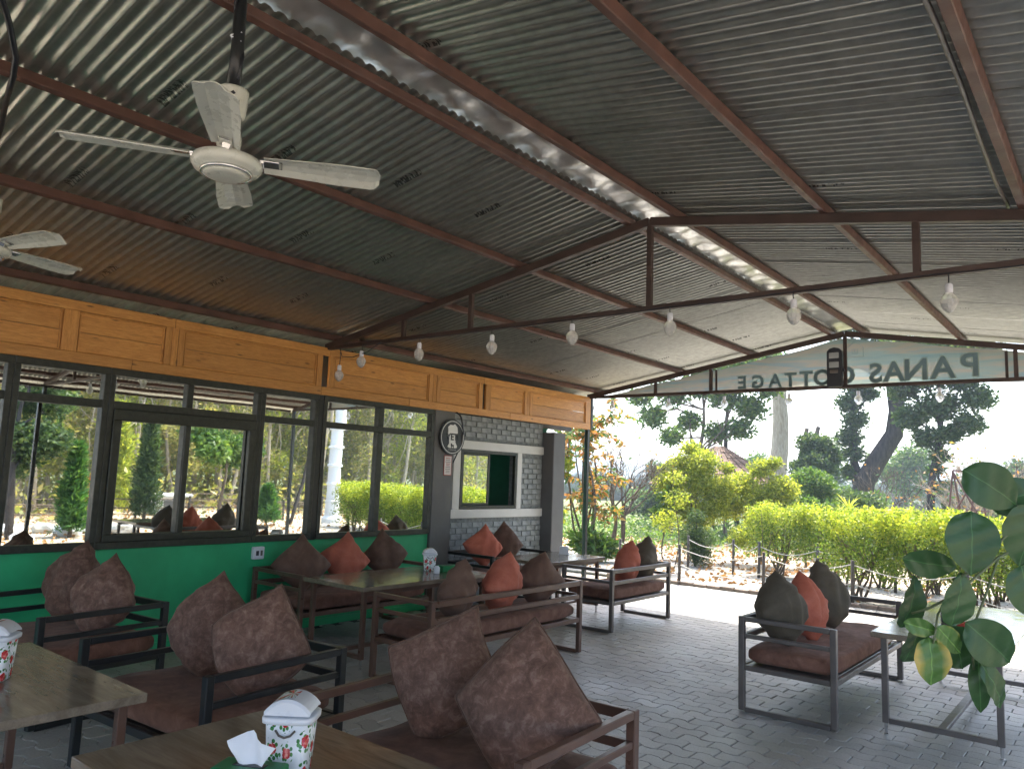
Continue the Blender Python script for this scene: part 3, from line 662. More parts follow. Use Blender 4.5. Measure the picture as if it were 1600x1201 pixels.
# crinkled ridge flashing
mb = MB(); nx, ny = 13, 420; rg = np.random.default_rng(3)
amp = rg.normal(0, 1, (60,)); 
for j in range(ny+1):
    yy = -5.6+(YE+5.6)*j/ny
    for i in range(nx+1):
        u = i/nx*2-1; x = RX+u*.24
        zz = rz(x)+.125+.009*math.sin(yy*17+2.2*u+1.5*math.sin(yy*3.1))*(1-abs(u)**3)+.005*math.sin(yy*31-3*u)+.006*math.sin(yy*9+8*u)
        mb.v.append((x, yy, zz))
for j in range(ny):
    for i in range(nx): a = j*(nx+1)+i; mb.f.append((a, a+1, a+nx+2, a+nx+1))
mb.build('ridge_flashing', 'flash', rf, smooth=True)
for px in (-6.52, -5.11, -4.03, -2.95, -2.56, -1.48, -.40, .66, 1.1):
    # centre of purlin rides on the rafters
    o = MB().box((0, 0, 0), (.046, YE+5.55, .058)).build('purlin', 'red_oxide', rf, (px, (YE-5.6)/2, rz(px)+.056), (0, (ang if px > RX else -ang), 0), bevel=.004)
# trusses
def truss(yc, label, lastmat='truss'):
    t = thing('roof_truss', label, 'truss', (0, yc, 0), 0, 'steel roof trusses')
    for s in (-1, 1):
        xe = RX+s*3.9
        MB().beam((RX+s*.004, 0, rz(RX)-.004), (xe, 0, rz(xe)-.004), .055, .066).build('rafter', lastmat, t, bevel=.004)
    MB().beam((RX-3.9, 0, 2.895), (RX+3.9, 0, 2.895), .045, .042).build('bottom_chord', lastmat, t, bevel=.003)
    for dx in (0, 1.82, 2.7):
        for s in ((-1, 1) if dx else (1,)):
            x = RX+s*dx; zt = rz(x)-.034
            if zt-2.914 > .02: bar('strut', t, (x, 0, (zt+2.914)/2), (.042, .038, round(zt-2.914, 3)), lastmat, .003)
    return t
truss(5.0, 'near brown steel roof truss crossing the shed above the middle benches')
truss(10.1, 'far end roof truss behind which the banner hangs')
truss(-.12, 'roof truss directly overhead, out of the photo'); truss(-5.2, 'roof truss behind the viewer')
for (x, y_, z1, lab) in ((XW+.005, 10.1, 2.385, 'slim dark steel post at the far left corner of the shed'), (1.12, 10.1, 2.91, 'steel post at the far right corner of the shed'),
                    (1.12, 5.0, 2.91, 'steel post on the right side below the near truss'), (1.12, -.12, 2.91, 'steel post on the right side beside the viewer'), (1.12, -5.2, 2.91, 'steel post at the rear right corner of the shed')):
    tag(bar('steel_post', None, (x, y_, z1/2), (.06, .06, z1), 'black_steel', .004), lab, 'post')
tag(bar('steel_post', None, (XW+.03, 10.155, 2.64), (.05, .05, .50), 'black_steel', .004), 'short steel stub at the far end of the pine fascia', 'post')
# edge beam on the right eave
tag(bar('eave_beam', None, (1.12, 2.4, 2.87), (.05, 15.2, .05), 'truss', .004), 'long steel beam along the right eave resting on the posts', 'beam')
# conduit near right purlin
pts = [(-.47+.012*math.sin(i*1.1), -1+i*.55, rz(-.47)+.055+.006*math.sin(i*1.7)) for i in range(12)]
tag(MB().tube(pts, .011, 8).build('conduit', 'grey_steel', smooth=True), 'grey cable conduit strapped beside the right-hand purlin', 'conduit')

# =================================================================== BANNER
bn = thing('name_banner', 'printed PANAS COTTAGE banner seen from behind in the far gable', 'banner', (0, 10.145, 0))
pts = []; N = 60
for i in range(N+1):
    x = -6.45+i*(7.35)/N; zt = rz(x)-.05-(.02*max(0, math.sin((x+4.9)/1.9*math.pi)) if -4.9 < x < -3.0 else 0)-.008*math.sin(x*7)
    pts.append((x, max(zt, 2.915)))
mb = MB()
for i, (x, zt) in enumerate(pts):
    for k in range(5): 
        zz = 2.885+(zt-2.885)*k/4; mb.v.append((x, .006*math.sin(x*9+k)+.004*math.sin(x*23), zz))
for i in range(N):
    for k in range(4): a = i*5+k; mb.f.append((a, a+5, a+6, a+1))
o = mb.build('cloth', 'banner', bn, smooth=True)
chars = [('P', -1.30, 2.965, .30), ('A', -1.56, 2.955, .29), ('N', -1.83, 2.95, .285), ('A', -2.10, 2.945, .27), ('S', -2.345, 2.94, .265), ('C', -2.66, 2.94, .25), ('O', -2.95, 2.935, .225), ('T', -3.19, 2.935, .215), ('T', -3.40, 2.935, .205), ('A', -3.60, 2.935, .20), ('G', -3.83, 2.935, .195), ('E', -4.08, 2.935, .195)]
for ch, x, z, s in chars:
    for nm, mt, bo, yo in (('letter_outline', 'letter_edge', .016, -.014), ('letter', 'letter', .006, -.017)):
        me = text_mesh(ch, s*1.25, mt, bo*s/.3, .001)
        # seen from behind: reads right to left
        o = link(bpy.data.objects.new(nm, me), bn, (x, yo, z), (R(90), 0, 0)); o.scale = (-1, 1, 1)
hs = MB()
for a, b in (((-.1, 0), (-.1, .12)), ((-.1, .12), (0, .2)), ((0, .2), (.1, .12)), ((.1, .12), (.1, 0)), ((.1, 0), (-.1, 0)), ((-.035, .04), (-.035, .1)), ((.035, .04), (.035, .1)), ((-.035, .04), (.035, .04)), ((-.035, .1), (.035, .1)), ((0, .04), (0, .1)), ((-.035, .07), (.035, .07))):
    hs.beam((a[0], 0, a[1]), (b[0], 0, b[1]), .002, .009, (0, 1, 0))
hs.build('house_emblem', 'letter', bn, (-2.66, -.014, 3.27))
for x in (-4.52, -1.04):
    o = bar('batten', bn, (x, -.02, (rz(x)-.06+2.91)/2), (.03, .008, round(rz(x)-.06-2.91, 3)), 'truss', .001)
# flood lamp hung in the gable
lp = thing('flood_lamp', 'black wall lamp with two pale lenses fixed to the centre post of the far gable', 'lamp', (-2.875, 10.02, 0))
poly = [(-.085, 2.885), (.085, 2.885), (.09, 2.92), (.09, 3.34), (.06, 3.375), (0, 3.39), (-.06, 3.375), (-.09, 3.34), (-.09, 2.92)]
MB().prism(poly, -.035, .035).build('housing', 'black_pl', lp, bevel=.006)
for z in (3.285, 3.165): bar('lens', lp, (0, -.038, z), (.12, .012, .075), 'lamp_panel', .012)
bar('sensor', lp, (0, -.038, 3.08), (.10, .01, .045), 'grey_steel', .006); bar('bracket', lp, (.08, .03, 3.1), (.06, .05, .04), 'black_pl', .004)

# =================================================================== BULBS
bulb_glass = NB('cut_glass_bulb'); bulb_glass.base((.85, .86, .84)); bulb_glass.set(.12); bulb_glass.p.inputs['Transmission Weight'].default_value = .55; bulb_glass.p.inputs['IOR'].default_value = 1.3
bulb_glass.base(bulb_glass.ramp(bulb_glass.noise(bulb_glass.coords('Object'), 40, 2), [(.3, (.7, .7, .68)), (.7, (.9, .9, .88))]))
M['bulb'] = bulb_glass.m
def facet(prof, n):
    return MB().lathe(prof, n)
def bulb(loc, label, cord=.12, group='string bulbs hung along the truss'):
    t = thing('hanging_bulb', label, 'bulb', loc, rnd.uniform(0, 3), group)
    o = facet([(.004, -.062), (.018, -.055), (.034, -.038), (.046, -.012), (.048, .012), (.040, .034), (.026, .05), (.02, .056)], 12).build('glass', 'bulb', t)
    MB().lathe([(.019, .054), (.021, .06), (.021, .105), (.016, .112)], 14).build('socket', 'white_pl', t, smooth=False)
    MB().tube([(0, 0, .11), (.004, .002, .11+cord*.5), (0, 0, .11+cord)], .004, 5).build('cord', 'black_pl', t)
    return t
nb_ = [(-6.42, 5.02, 2.60, 'bulb hanging lowest, in front of the pine fascia beside the window post'), (-6.05, 5.0, 2.72, 'leftmost bulb under the near truss chord, against the fascia'), (-5.21, 5.0, 2.735, 'second bulb under the near truss from the left'), (-4.3, 5.0, 2.73, 'third bulb under the near truss from the left'),
       (-3.45, 5.0, 2.745, 'fourth bulb under the near truss, left of the centre strut'), (-2.58, 5.0, 2.74, 'fifth bulb under the near truss, just right of the centre strut'), (-1.68, 5.0, 2.735, 'sixth bulb under the near truss, large against the pale sheets'), (-.78, 5.0, 2.72, 'rightmost bulb under the near truss')]
for i, (x, y_, z, lab) in enumerate(nb_): bulb((x, y_-.03, z-.015), lab, 2.885-z-.095 if i else .14)
for i, (x, lab) in enumerate(((-6.19, 'leftmost bulb below the far gable, against the orange leaves'), (-5.23, 'second bulb below the far gable from the left'), (-4.37, 'third bulb below the far gable, left of the big trunk'), (-3.47, 'bulb below the far gable against open sky, right of the big trunk'), (-2.61, 'bulb below the far gable left of the curved dark trunk'), (-1.71, 'bulb below the far gable against the dark right-hand crown'), (-.75, 'rightmost bulb below the far gable'))):
    bulb((x, 10.06, 2.715), lab, .06, 'bulbs below the far gable')
cbp = []
for i in range(71):
    x = -6.5+i*.1; cbp.append((x, 4.968, 2.885-.012*abs(math.sin(x*3.6))))
tag(MB().tube(cbp, .004, 4).build('light_string_cable', 'black_pl', smooth=True), 'thin black cable strung along the near truss carrying the bulbs', 'cable')
cbp = [(-6.5+i*.1, 10.06, 2.872-.01*abs(math.sin(i*.36))) for i in range(71)]
tag(MB().tube(cbp, .004, 4).build('light_string_cable', 'black_pl', smooth=True), 'thin black cable strung along the far gable carrying the bulbs', 'cable')
tag(MB().tube([(-5.75, 4.96, 2.88), (-5.95, 4.96, 2.80), (-6.2, 4.98, 2.765), (-6.4, 5.0, 2.79), (-6.42, 4.99, 2.855), (-6.42, 4.99, 2.88)], .005, 5).build('loose_cable', 'black_pl', smooth=True), 'loose loop of black cable in front of the fascia below the near truss', 'cable')
# thick black cable at top left of the roof
tag(MB().tube([(-3.45, .84, 3.52), (-3.59, .921, 3.505), (-3.677, .978, 3.47), (-3.83, 1.061, 3.40), (-3.92, 1.086, 3.345), (-4.06, 1.115, 3.335), (-4.27, 1.165, 3.36), (-4.55, 1.233, 3.33), (-5.03, 1.32, 3.23)], .014, 7).build('thick_cable', 'black_pl', smooth=True), 'thick black cable draped over a purlin at the top left', 'cable')

# =================================================================== FANS
def blade_mesh(L=.47, w0=.054, w1=.076, th=.004):
    mb = MB(); n = 22; pts = []
    for i in range(n+1):
        t = math.sin(i/n*math.pi/2); x = .14+L*t; hw = w0+(w1-w0)*min(1, t*1.6)
        if t > .93: hw *= max(.45, math.sqrt(max(0.0, 1-((t-.93)/.07)**2.2)))
        z = .034+.006*t
        pts.append((x, hw, z))
    for x, hw, z in pts:
        for s, dz in ((-1, -.010), (-.5, .002), (0, .005), (.5, .002), (1, -.010)):
            mb.v.append((x, hw*s, z+dz))
    k = len(mb.v)
    for x, hw, z in pts:
        for s, dz in ((-1, -.010), (-.5, .002), (0, .005), (.5, .002), (1, -.010)): mb.v.append((x, hw*s, z+dz-th))
    for i in range(n):
        for j in range(4):
            a = i*5+j; mb.f.append((a, a+5, a+6, a+1)); mb.f.append((k+a, k+a+1, k+a+6, k+a+5))
        mb.f.append((i*5, k+i*5, k+i*5+5, i*5+5)); mb.f.append((i*5+4, i*5+9, k+i*5+9, k+i*5+4))
    mb.f.append((0, 1, 2, 3, 4, k+4, k+3, k+2, k+1, k)); e = n*5; mb.f.append((e, k+e, k+e+1, k+e+2, k+e+3, k+e+4, e+4, e+3, e+2, e+1))
    return mb.mesh('blade', 'fan_white', smooth=False)
BL = blade_mesh()
def fan(loc, a0, label, rodtop):
    t = thing('ceiling_fan', label, 'fan', loc, 0, 'ceiling fans')
    MB().lathe([(0, -.045), (.07, -.045), (.092, -.038), (.098, -.028), (.125, -.022), (.138, .0), (.130, .022), (.10, .034), (.05, .05), (.03, .06), (0, .06)], 40).build('motor_housing', 'fan_white', t, smooth=True)
    ring(.094, .101, -.040, -.026).build('chrome_ring', 'chrome', t, smooth=True)
    MB().lathe([(0, -.052), (.06, -.051), (.083, -.046), (.086, -.040), (0, -.04)], 36).build('bottom_cap', 'fan_white', t, smooth=True)
    for i in range(4):
        a = a0+i*math.pi/2; hub = Matrix.Rotation(a, 4, 'Z') @ Matrix.Rotation(R(-12), 4, 'X')
        b = link(bpy.data.objects.new('blade', BL), t); b.matrix_local = hub
        mb = MB(); mb.box((.15, 0, .028), (.10, .045, .004)); mb.box((.115, 0, .022), (.05, .03, .014))
        br = mb.build('blade_iron', 'chrome', b, bevel=.001)
        mb = MB()
        for q in ((.148, .024, .085, .003), (.148, -.024, .085, .003)): mb.box((q[0]+.02, q[1], .030), (q[2], q[3], .003))
        mb.box((.21, 0, .030), (.003, .05, .003)); mb.build('holder_outline', 'chrome', b)
        for sx_ in (.165,): pass
    MB().lathe([(.012, .05), (.045, .075), (.05, .10), (.045, .13), (.03, .14), (.013, .145)], 24).build('lower_cup', 'fan_white', t, smooth=True)
    MB().tube([(0, 0, .05), (0, 0, .24)], .013, 10).build('downrod', 'fan_white', t, smooth=True)
    MB().lathe([(.018, .17), (.035, .175), (.042, .185), (.045, .20)], 24).build('chrome_collar', 'chrome', t, smooth=True)
    MB().lathe([(.03, .185), (.052, .205), (.056, .22), (.062, .305), (.062, .315), (.02, .315)], 28).build('upper_cup', 'fan_white', t, smooth=True)
    MB().tube([(0, 0, .34), (.005, .0, .5), (0, 0, rodtop)], [.028, .026, .024], 12).build('hanger_pipe', 'black_steel', t, smooth=True)
    MB().tube([(.03, 0, .36), (.028, .014, .46), (-.012, .028, .54), (-.03, 0, .6), (.01, -.03, .68), (.03, .0, rodtop)], .006, 6).build('flex_wire', 'black_pl', t, smooth=True)
    tie = MB(); tie.tube([(-.03, 0, .52), (0, -.031, .545), (.03, 0, .56)], .003, 5); tie.tube([(-.03, 0, .56), (0, -.031, .54), (.03, 0, .52)], .003, 5); tie.build('wire_tie', 'white_pl', t)
    # maker's lettering facing the camera
    ca = math.atan2(-loc[1], -loc[0])
    for nm, tx, s, z in (('lettering', 'BAJAJ', .022, .238),):
        link(bpy.data.objects.new(nm, text_mesh(tx, s, 'black_pl', .001, .0006, 'CENTER')), t, (.0605*math.cos(ca), .0605*math.sin(ca), z), (R(90), 0, ca+R(90)))
    lg = MB(); lg.box((0, 0, 0), (.014, .002, .014), Matrix.Rotation(R(45), 3, 'Y')); lg.build('diamond_logo', 'black_pl', t, (.0625*math.cos(ca), .0625*math.sin(ca), .280), (0, 0, ca+R(90)))
    return t
fan((-2.77, 1.53, 2.80), R(-125), 'large ivory four-bladed ceiling fan hanging on a black pipe at the upper left', .80)
fan((-5.19, 1.40, 2.81), R(17), 'second ivory ceiling fan cut off by the left edge of the photo', .40)

# =================================================================== FURNITURE
AH, TB = .66, .042
def cushion_mesh(L, D, H, mat):
    mb = MB(); nx, ny, nz = 22, 12, 3
    rg = random.Random(int(L*100))
    bm = bmesh.new(); bmesh.ops.create_cube(bm, size=1)
    bmesh.ops.subdivide_edges(bm, edges=bm.edges[:], cuts=9, use_grid_fill=True)
    for v in bm.verts:
        x, y, z = v.co*2
        def sq(a, p): return math.copysign(abs(a)**p, a)
        r_ = 1-.035*abs(z)**4-.0
        cx_ = max(0, abs(x)-.88)/.12; cy_ = max(0, abs(y)-.8)/.2
        top = 1-.18*(cx_**2+cy_**2)
        v.co = Vector((x*L/2*(1-.03*cy_**2*cx_)*r_, y*D/2*(1-.04*cx_**2*cy_)*r_, z*H/2*top+.006*math.sin(x*9+y*5)*(1 if z > 0 else 0)))
    me = bpy.data.meshes.new('seat_cushion'); bm.to_mesh(me); bm.free(); me.materials.append(M[mat]); me.polygons.foreach_set('use_smooth', [True]*len(me.polygons)); return me
def bench(label, loc, rz_, L, D, mat, seat='velvet_seat', group='steel framed sofas', back=True):
    t = thing('sofa', label, 'sofa', (loc[0], loc[1], 0), rz_, group)
    hx, hy = L/2-TB/2, D/2-TB/2; T2 = TB*.8
    for sx in (-1, 1):
        for sy in (-1, 1): bar('leg', t, (sx*hx, sy*hy, AH/2+.005), (TB, TB, AH-.01), mat)
        bar('floor_rail', t, (sx*hx, 0, .018), (T2, D-2*TB-.002, .034), mat)
        bar('arm_rail', t, (sx*hx, 0, AH-.018), (T2+.004, D-2*TB-.002, .034), mat)
        bar('side_rail', t, (sx*hx, 0, .525), (T2-.004, D-2*TB-.002, .03), mat)
        bar('seat_rail', t, (sx*hx, 0, .305), (T2, D-2*TB-.002, .036), mat)
    if back:
        bar('back_rail', t, (0, hy, AH-.024), (L-2*TB-.002, T2, .045), mat); bar('back_rail', t, (0, hy, .515), (L-2*TB-.002, T2-.004, .04), mat)
    bar('seat_rail', t, (0, hy, .305), (L-2*TB-.002, T2, .04), mat); bar('seat_rail', t, (0, -hy, .305), (L-2*TB-.002, T2, .04), mat)
    bar('seat_board', t, (0, 0, .315), (L-2*TB-.004, D-2*TB-.004, .012), mat)
    link(bpy.data.objects.new('seat_cushion', cushion_mesh(L-2*TB-.02, D-TB*1.6, .125, seat)), t, (0, 0, .388))
    return t
bench('black framed sofa nearest the left edge beside the green wall', (-5.72, 2.24), R(6), 1.16, .85, 'black_steel')
bench('black framed sofa in the left foreground with a marbled brown seat', (-3.86, 2.29), R(4), 1.16, .84, 'black_steel')
bench('brown framed sofa in the centre foreground with two big marbled cushions', (-2.2, 2.49), R(2.5), 1.16, .83, 'brown_steel')
bench('brown framed sofa along the green wall behind the long table', (-6.17, 5.06), R(90), 1.66, .78, 'brown_steel')
bench('long brown framed sofa in the middle showing its back rails', (-4.38, 5.13), R(-90), 2.0, .66, 'brown_steel')
bench('black framed sofa against the grey brick wall under the kitchen window', (-6.30, 7.6), R(90), 1.22, .80, 'black_steel')
bench('short grey-brown framed sofa at the shade line with an orange and a brown cushion', (-4.65, 7.76), R(-90), 1.32, .66, 'grey_steel')
bench('grey-brown framed sofa at the right with three upright cushions, facing the right table', (-1.93, 6.43), R(90), 1.90, .68, 'grey_steel', 'velvet_seat')

def table(label, x0, x1, y0, y1, legmat='brown_steel', zt=.665, group='laminate topped tables', rz_=0):
    L, W_ = x1-x0, y1-y0; t = thing('table', label, 'table', ((x0+x1)/2, (y0+y1)/2, 0), rz_, group)
    if L >= W_: top = bar('tabletop', t, (0, 0, zt-.018), (L, W_, .036), 'lam', .003)
    else:
        top = MB().box((0, 0, 0), (W_, L, .036)).build('tabletop', 'lam', t, (0, 0, zt-.018), (0, 0, R(90)), bevel=.003)
    alongx = L >= W_
    ex, ey = L/2-.07, W_/2-.07
    for sx in (-1, 1):
        for sy in (-1, 1):
            bar('leg', t, (sx*ex, sy*ey, (zt-.036+.08)/2), (.038, .038, zt-.036-.08-.002), legmat, .003)
            MB().lathe([(.013, 0), (.013, .012), (.009, .014), (.012, .08)], 10).build('foot', 'chrome', t, (sx*ex, sy*ey, 0))
    if alongx:
        for sx in (-1, 1): bar('end_rail', t, (sx*ex, 0, .098), (.034, 2*ey-.04, .034), legmat, .003)
        bar('stretcher', t, (0, 0, .098), (2*ex-.036, .05, .03), legmat, .003)
        for sy in (-1, 1): bar('apron', t, (0, sy*ey, zt-.06), (2*ex-.04, .03, .04), legmat, .003)
    else:
        for sy in (-1, 1): bar('end_rail', t, (0, sy*ey, .098), (2*ex-.04, .034, .034), legmat, .003)
        bar('stretcher', t, (0, 0, .098), (.05, 2*ey-.036, .03), legmat, .003)
        for sx in (-1, 1): bar('apron', t, (sx*ex, 0, zt-.06), (.03, 2*ey-.04, .04), legmat, .003)
    return t
table('wood laminate table at the left edge with a floral bin on it', -4.45, -3.18, .82, 1.61)
table('wood laminate table in the bottom foreground with floral bin and green tissue box', -2.67, -1.42, 1.12, 1.88)
table('long glossy dark table between the wall sofa and the middle sofa', -5.68, -4.87, 4.17, 5.78)
table('far glossy table before the brick wall reflecting the sky', -5.82, -5.09, 6.95, 8.18)
table('glossy right-hand table with steel frame, partly behind the plant leaves', -1.41, -.62, 5.62, 7.62, 'grey_steel')

# pillows
def pillow_mesh(seed, S=.44, T=.11, mat='velvet', kr=.55):
    rg = np.random.default_rng(seed); n = 22; V = []; Fc = []
    k1, k2, k3 = rg.uniform(0, 6, 3); asy = rg.uniform(-.12, .12, 4)
    def pos(u, v, s):
        e = (1-abs(u)**2.6)*(1-abs(v)**2.6); th = T*max(0, e)**.5
        pu = 1-.09*(1-abs(v)**2)*abs(u)**4*0-.10*abs(u)*(1-v*v)*1.0; pv = 1-.10*abs(v)*(1-u*u)
        kk = kr*(1-.75*max(0, u*v)**1.5 if (u > 0 and v > 0) else 1.15); cu = math.sqrt(max(.2, 1-kk*v*v*.5)); cv = math.sqrt(max(.2, 1-kk*u*u*.5))
        x = u*cu*S/2*1.06*(1-(1-kr)*.10*(1-v*v))*(1+asy[0]*v*.5); y = v*cv*S/2*1.06*(1-(1-kr)*.10*(1-u*u))*(1+asy[1]*u*.5)
        x += .012*math.sin(3.1*v+k1)*(1-abs(u)*.4); y += .012*math.sin(2.7*u+k2)*(1-abs(v)*.4)
        wr = .008*math.sin(9*(u+v)+k1)*(1-e)*1.2+.010*math.sin(5*u-7*v+k2)*e+.006*math.sin(14*u*v+k3)+.004*math.sin(21*(u-v)+k1)*(1-e)
        rad = math.atan2(v, u); wr += .006*math.sin(rad*11+k3)*min(1, abs(u*v)*2.5)
        return (x, y, s*(th+wr*(1 if 0 < e else 0)*min(1, e*6)))
    idx = {}
    for s in (1, -1):
        for i in range(n+1):
            for j in range(n+1):
                u, v = math.sin((i/n-.5)*math.pi), math.sin((j/n-.5)*math.pi); u = .5*u+.5*(i/n*2-1); v = .5*v+.5*(j/n*2-1)
                edge = i in (0, n) or j in (0, n)
                if edge and s == -1: idx[(s, i, j)] = idx[(1, i, j)]; continue
                idx[(s, i, j)] = len(V); V.append(pos(u, v, s))
    for s in (1, -1):
        for i in range(n):
            for j in range(n):
                q = [idx[(s, i, j)], idx[(s, i+1, j)], idx[(s, i+1, j+1)], idx[(s, i, j+1)]]; Fc.append(q if s == 1 else q[::-1])
    me = bpy.data.meshes.new('pillow'); me.from_pydata(V, [], Fc); me.materials.append(M[mat]); me.polygons.foreach_set('use_smooth', [True]*len(Fc)); return me
_ps = [100]
def pillow(label, loc, face, spin, tilt, mat='velvet', S=.44, T=.11, yaw=0, seam=False, roll=0, kr=None):
    """face: heading (deg) the flat side points to; tilt: lean back (deg); spin: turn of the square in its own plane (deg)"""
    _ps[0] += 1; me = pillow_mesh(_ps[0], S, T*(1.18 if mat != 'velvet' else 1.12), mat, kr if kr else .62 if mat == 'velvet' else (.5 if mat == 'olive' else .28))
    o = bpy.data.objects.new('cushion', me); C.objects.link(o)
    # local Z (normal) -> facing; local Y up
    f = R(face+yaw); nrm = Vector((math.cos(f), math.sin(f), 0)); ax = Vector((0, 0, 1)).cross(nrm)
    base = Matrix((ax, Vector((0, 0, 1)), nrm)).transposed()   # columns: x=ax, y=up, z=nrm
    rot = Matrix.Rotation(R(-tilt), 3, ax) @ base @ Matrix.Rotation(R(spin), 3, 'Z')
    if roll: rot = Matrix.Rotation(R(roll), 3, nrm) @ rot
    o.matrix_world = Matrix.Translation(loc) @ rot.to_4x4()
    tag(o, label, 'cushion', 'cushions on the sofas')
    # seam piping round the edge
    if mat == 'velvet':
        n = 22; N1 = n+1; ring_ = [i*N1 for i in range(N1)]+[n*N1+j for j in range(1, N1)]+[i*N1+n for i in range(n-1, -1, -1)]+[j for j in range(n-1, -1, -1)]
        MB().tube([Vector(me.vertices[i].co) for i in ring_], .0048, 6, False).build('piping', 'satin', o, smooth=True)
    return o
G_ = 'x'
# left black sofa by wall (faces -Y)
pillow('left marbled cushion on the far left sofa by the green wall', (-6.08, 2.44, .70), -100, 40, 10, S=.46, T=.12, yaw=24, kr=.66)
pillow('right marbled cushion on the far left sofa by the green wall', (-5.44, 2.38, .69), -90, 40, 14, S=.42, T=.105, yaw=26, kr=.66)
# left foreground black sofa
pillow('rounded marbled brown cushion in the middle of the left foreground sofa', (-4.06, 2.38, .69), -90, 42, 12, S=.44, T=.12, yaw=28, kr=.68)
pillow('marbled brown cushion behind the black arm rail of the left foreground sofa', (-3.56, 2.37, .69), -90, 30, 12, S=.44, T=.10, yaw=44, kr=.6)
# centre foreground
pillow('left marbled cushion tilted with visible seam on the centre foreground sofa', (-2.46, 2.62, .69), -90, 25, 14, S=.455, T=.095, yaw=30, kr=.32)
pillow('right marbled cushion standing on its corner on the centre foreground sofa', (-1.93, 2.52, .69), -90, 40, 14, S=.46, T=.11, yaw=30, kr=.42)
# wall sofa behind long table (faces +X)
pillow('dark brown shiny cushion at the left end of the wall sofa', (-6.28, 4.58, .68), 0, 45, 16, 'satin', .42, .11, yaw=-25)
pillow('orange cushion in the middle of the wall sofa behind the long table', (-6.30, 5.12, .70), 0, 38, 14, 'orange', .40, .11, yaw=-22)
pillow('brown cushion at the right end of the wall sofa beside the bin', (-6.30, 5.66, .71), 0, 47, 14, 'satin', .40, .11, yaw=-20)
# middle sofa (back toward +X, faces -X)
pillow('brown cushion at the left end of the middle sofa leaning on its back rail', (-4.27, 4.64, .66), 180, 42, 14, 'satin', .40, .11, yaw=20)
pillow('bright orange cushion in the middle of the long middle sofa', (-4.27, 5.20, .67), 180, 45, 14, 'orange', .41, .12, yaw=12)
pillow('dark olive brown cushion at the right end of the long middle sofa', (-4.28, 5.74, .67), 180, 50, 12, 'satin', .39, .12, yaw=-30)
# short far sofa
pillow('orange cushion on the short sofa at the shade line', (-4.52, 7.74, .66), 180, 38, 12, 'orange', .40, .11, yaw=25)
pillow('dark brown cushion beside the orange one on the short sofa', (-4.52, 8.13, .68), 180, 46, 10, 'olive', .40, .12, yaw=20)
# brick wall sofa
pillow('orange pleated cushion under the kitchen window on the sofa by the brick wall', (-6.34, 7.33, .72), 0, 40, 12, 'orange', .40, .11, yaw=-25)
pillow('greyish brown satin cushion right of the pleated orange one by the brick wall', (-6.36, 7.76, .73), 0, 45, 12, 'satin', .40, .10, yaw=-40)
# right sofa
pillow('left olive brown upright cushion on the right sofa, nearest the camera', (-2.05, 5.75, .70), 0, 45, 12, 'olive', .40, .13, yaw=-14)
pillow('orange-red upright cushion between the two brown ones on the right sofa', (-2.0, 6.16, .68), 0, 45, 12, 'orange', .38, .11, yaw=-8)
pillow('right dark brown upright cushion leaning on the right sofa', (-2.02, 6.72, .71), 0, 45, 16, 'olive', .42, .12, yaw=-16)

# bins, tissue boxes and small things
def bin_(label, loc, rz_, s=1):
    t = thing('flip_lid_bin', label, 'bin', loc, rz_, 'floral table bins')
    def rsq(w, d, z, n=40, p=5.):
        return [(w*math.copysign(abs(math.cos(a))**(2/p), math.cos(a)), d*math.copysign(abs(math.sin(a))**(2/p), math.sin(a)), z) for a in [2*math.pi*i/n for i in range(n)]]
    def loft(name, secs, mat):
        mb = MB(); n = 40
        for sct in secs: mb.v += sct
        for i in range(len(secs)-1):
            for j in range(n): mb.f.append((i*n+j, i*n+(j+1) % n, (i+1)*n+(j+1) % n, (i+1)*n+j))
        mb.f.append(tuple(range(n))[::-1]); mb.f.append(tuple((len(secs)-1)*n+j for j in range(n)))
        return mb.build(name, mat, t, smooth=True)
    loft('body', [rsq(.066*s, .058*s, .001), rsq(.070*s, .062*s, .006), rsq(.082*s, .074*s, .19*s)], 'print')
    loft('rim', [rsq(.084*s, .076*s, .188*s), rsq(.093*s, .085*s, .192*s), rsq(.094*s, .086*s, .208*s), rsq(.088*s, .08*s, .213*s)], 'white_pl')
    # domed lid: half barrel
    mb = MB(); n = 18
    prof = [(-.084+.168*i/n, .212+.062*math.sin(math.pi*(.04+.92*i/n))**.62) for i in range(n+1)]
    mb.v = [(x*s, y*s, z*s) for y in (-.074, -.066, .066, .074) for x, z in [(a*(1 if abs(y) < .07 else .97), b_-(0 if abs(y) < .07 else .010)) for a, b_ in prof]]
    for k in range(3):
        for i in range(n): a = k*(n+1)+i; mb.f.append((a, a+1, a+n+2, a+n+1))
    mb.f.append(tuple(range(n+1))); mb.f.append(tuple(range(4*(n+1)-1, 3*(n+1)-1, -1)))
    mb.build('lid', 'white_pl', t, smooth=False, bevel=0)
    fl_ = MB(); pr2 = prof[3:12]; m_ = len(pr2)
    fl_.v = [(x*s, y*s, (z+.0022)*s) for y in (-.05, 0, .05) for x, z in pr2]
    for k in range(2):
        for i in range(m_-1): a = k*m_+i; fl_.f.append((a, a+1, a+m_+1, a+m_))
    fl_.build('lid_flap', 'print', t, smooth=True)
    hd_ = MB().tube([(-.035*s, -.078*s, .172*s), (-.02*s, -.084*s, .156*s), (.0, -.087*s, .15*s), (.02*s, -.084*s, .156*s), (.035*s, -.078*s, .172*s)], .004*s, 6).build('handle', 'grey_steel', t, smooth=True)
    return t
bin_('white floral flip-lid bin on the foreground table behind the green tissue box', (-2.07, 1.515, .665), R(38), .86)
bin_('white floral bin cut off at the left edge of the photo', (-3.80, 1.24, .665), R(50), .88)
bin_('small white floral bin on the far end of the long middle table', (-5.38, 5.42, .665), R(50), .78)
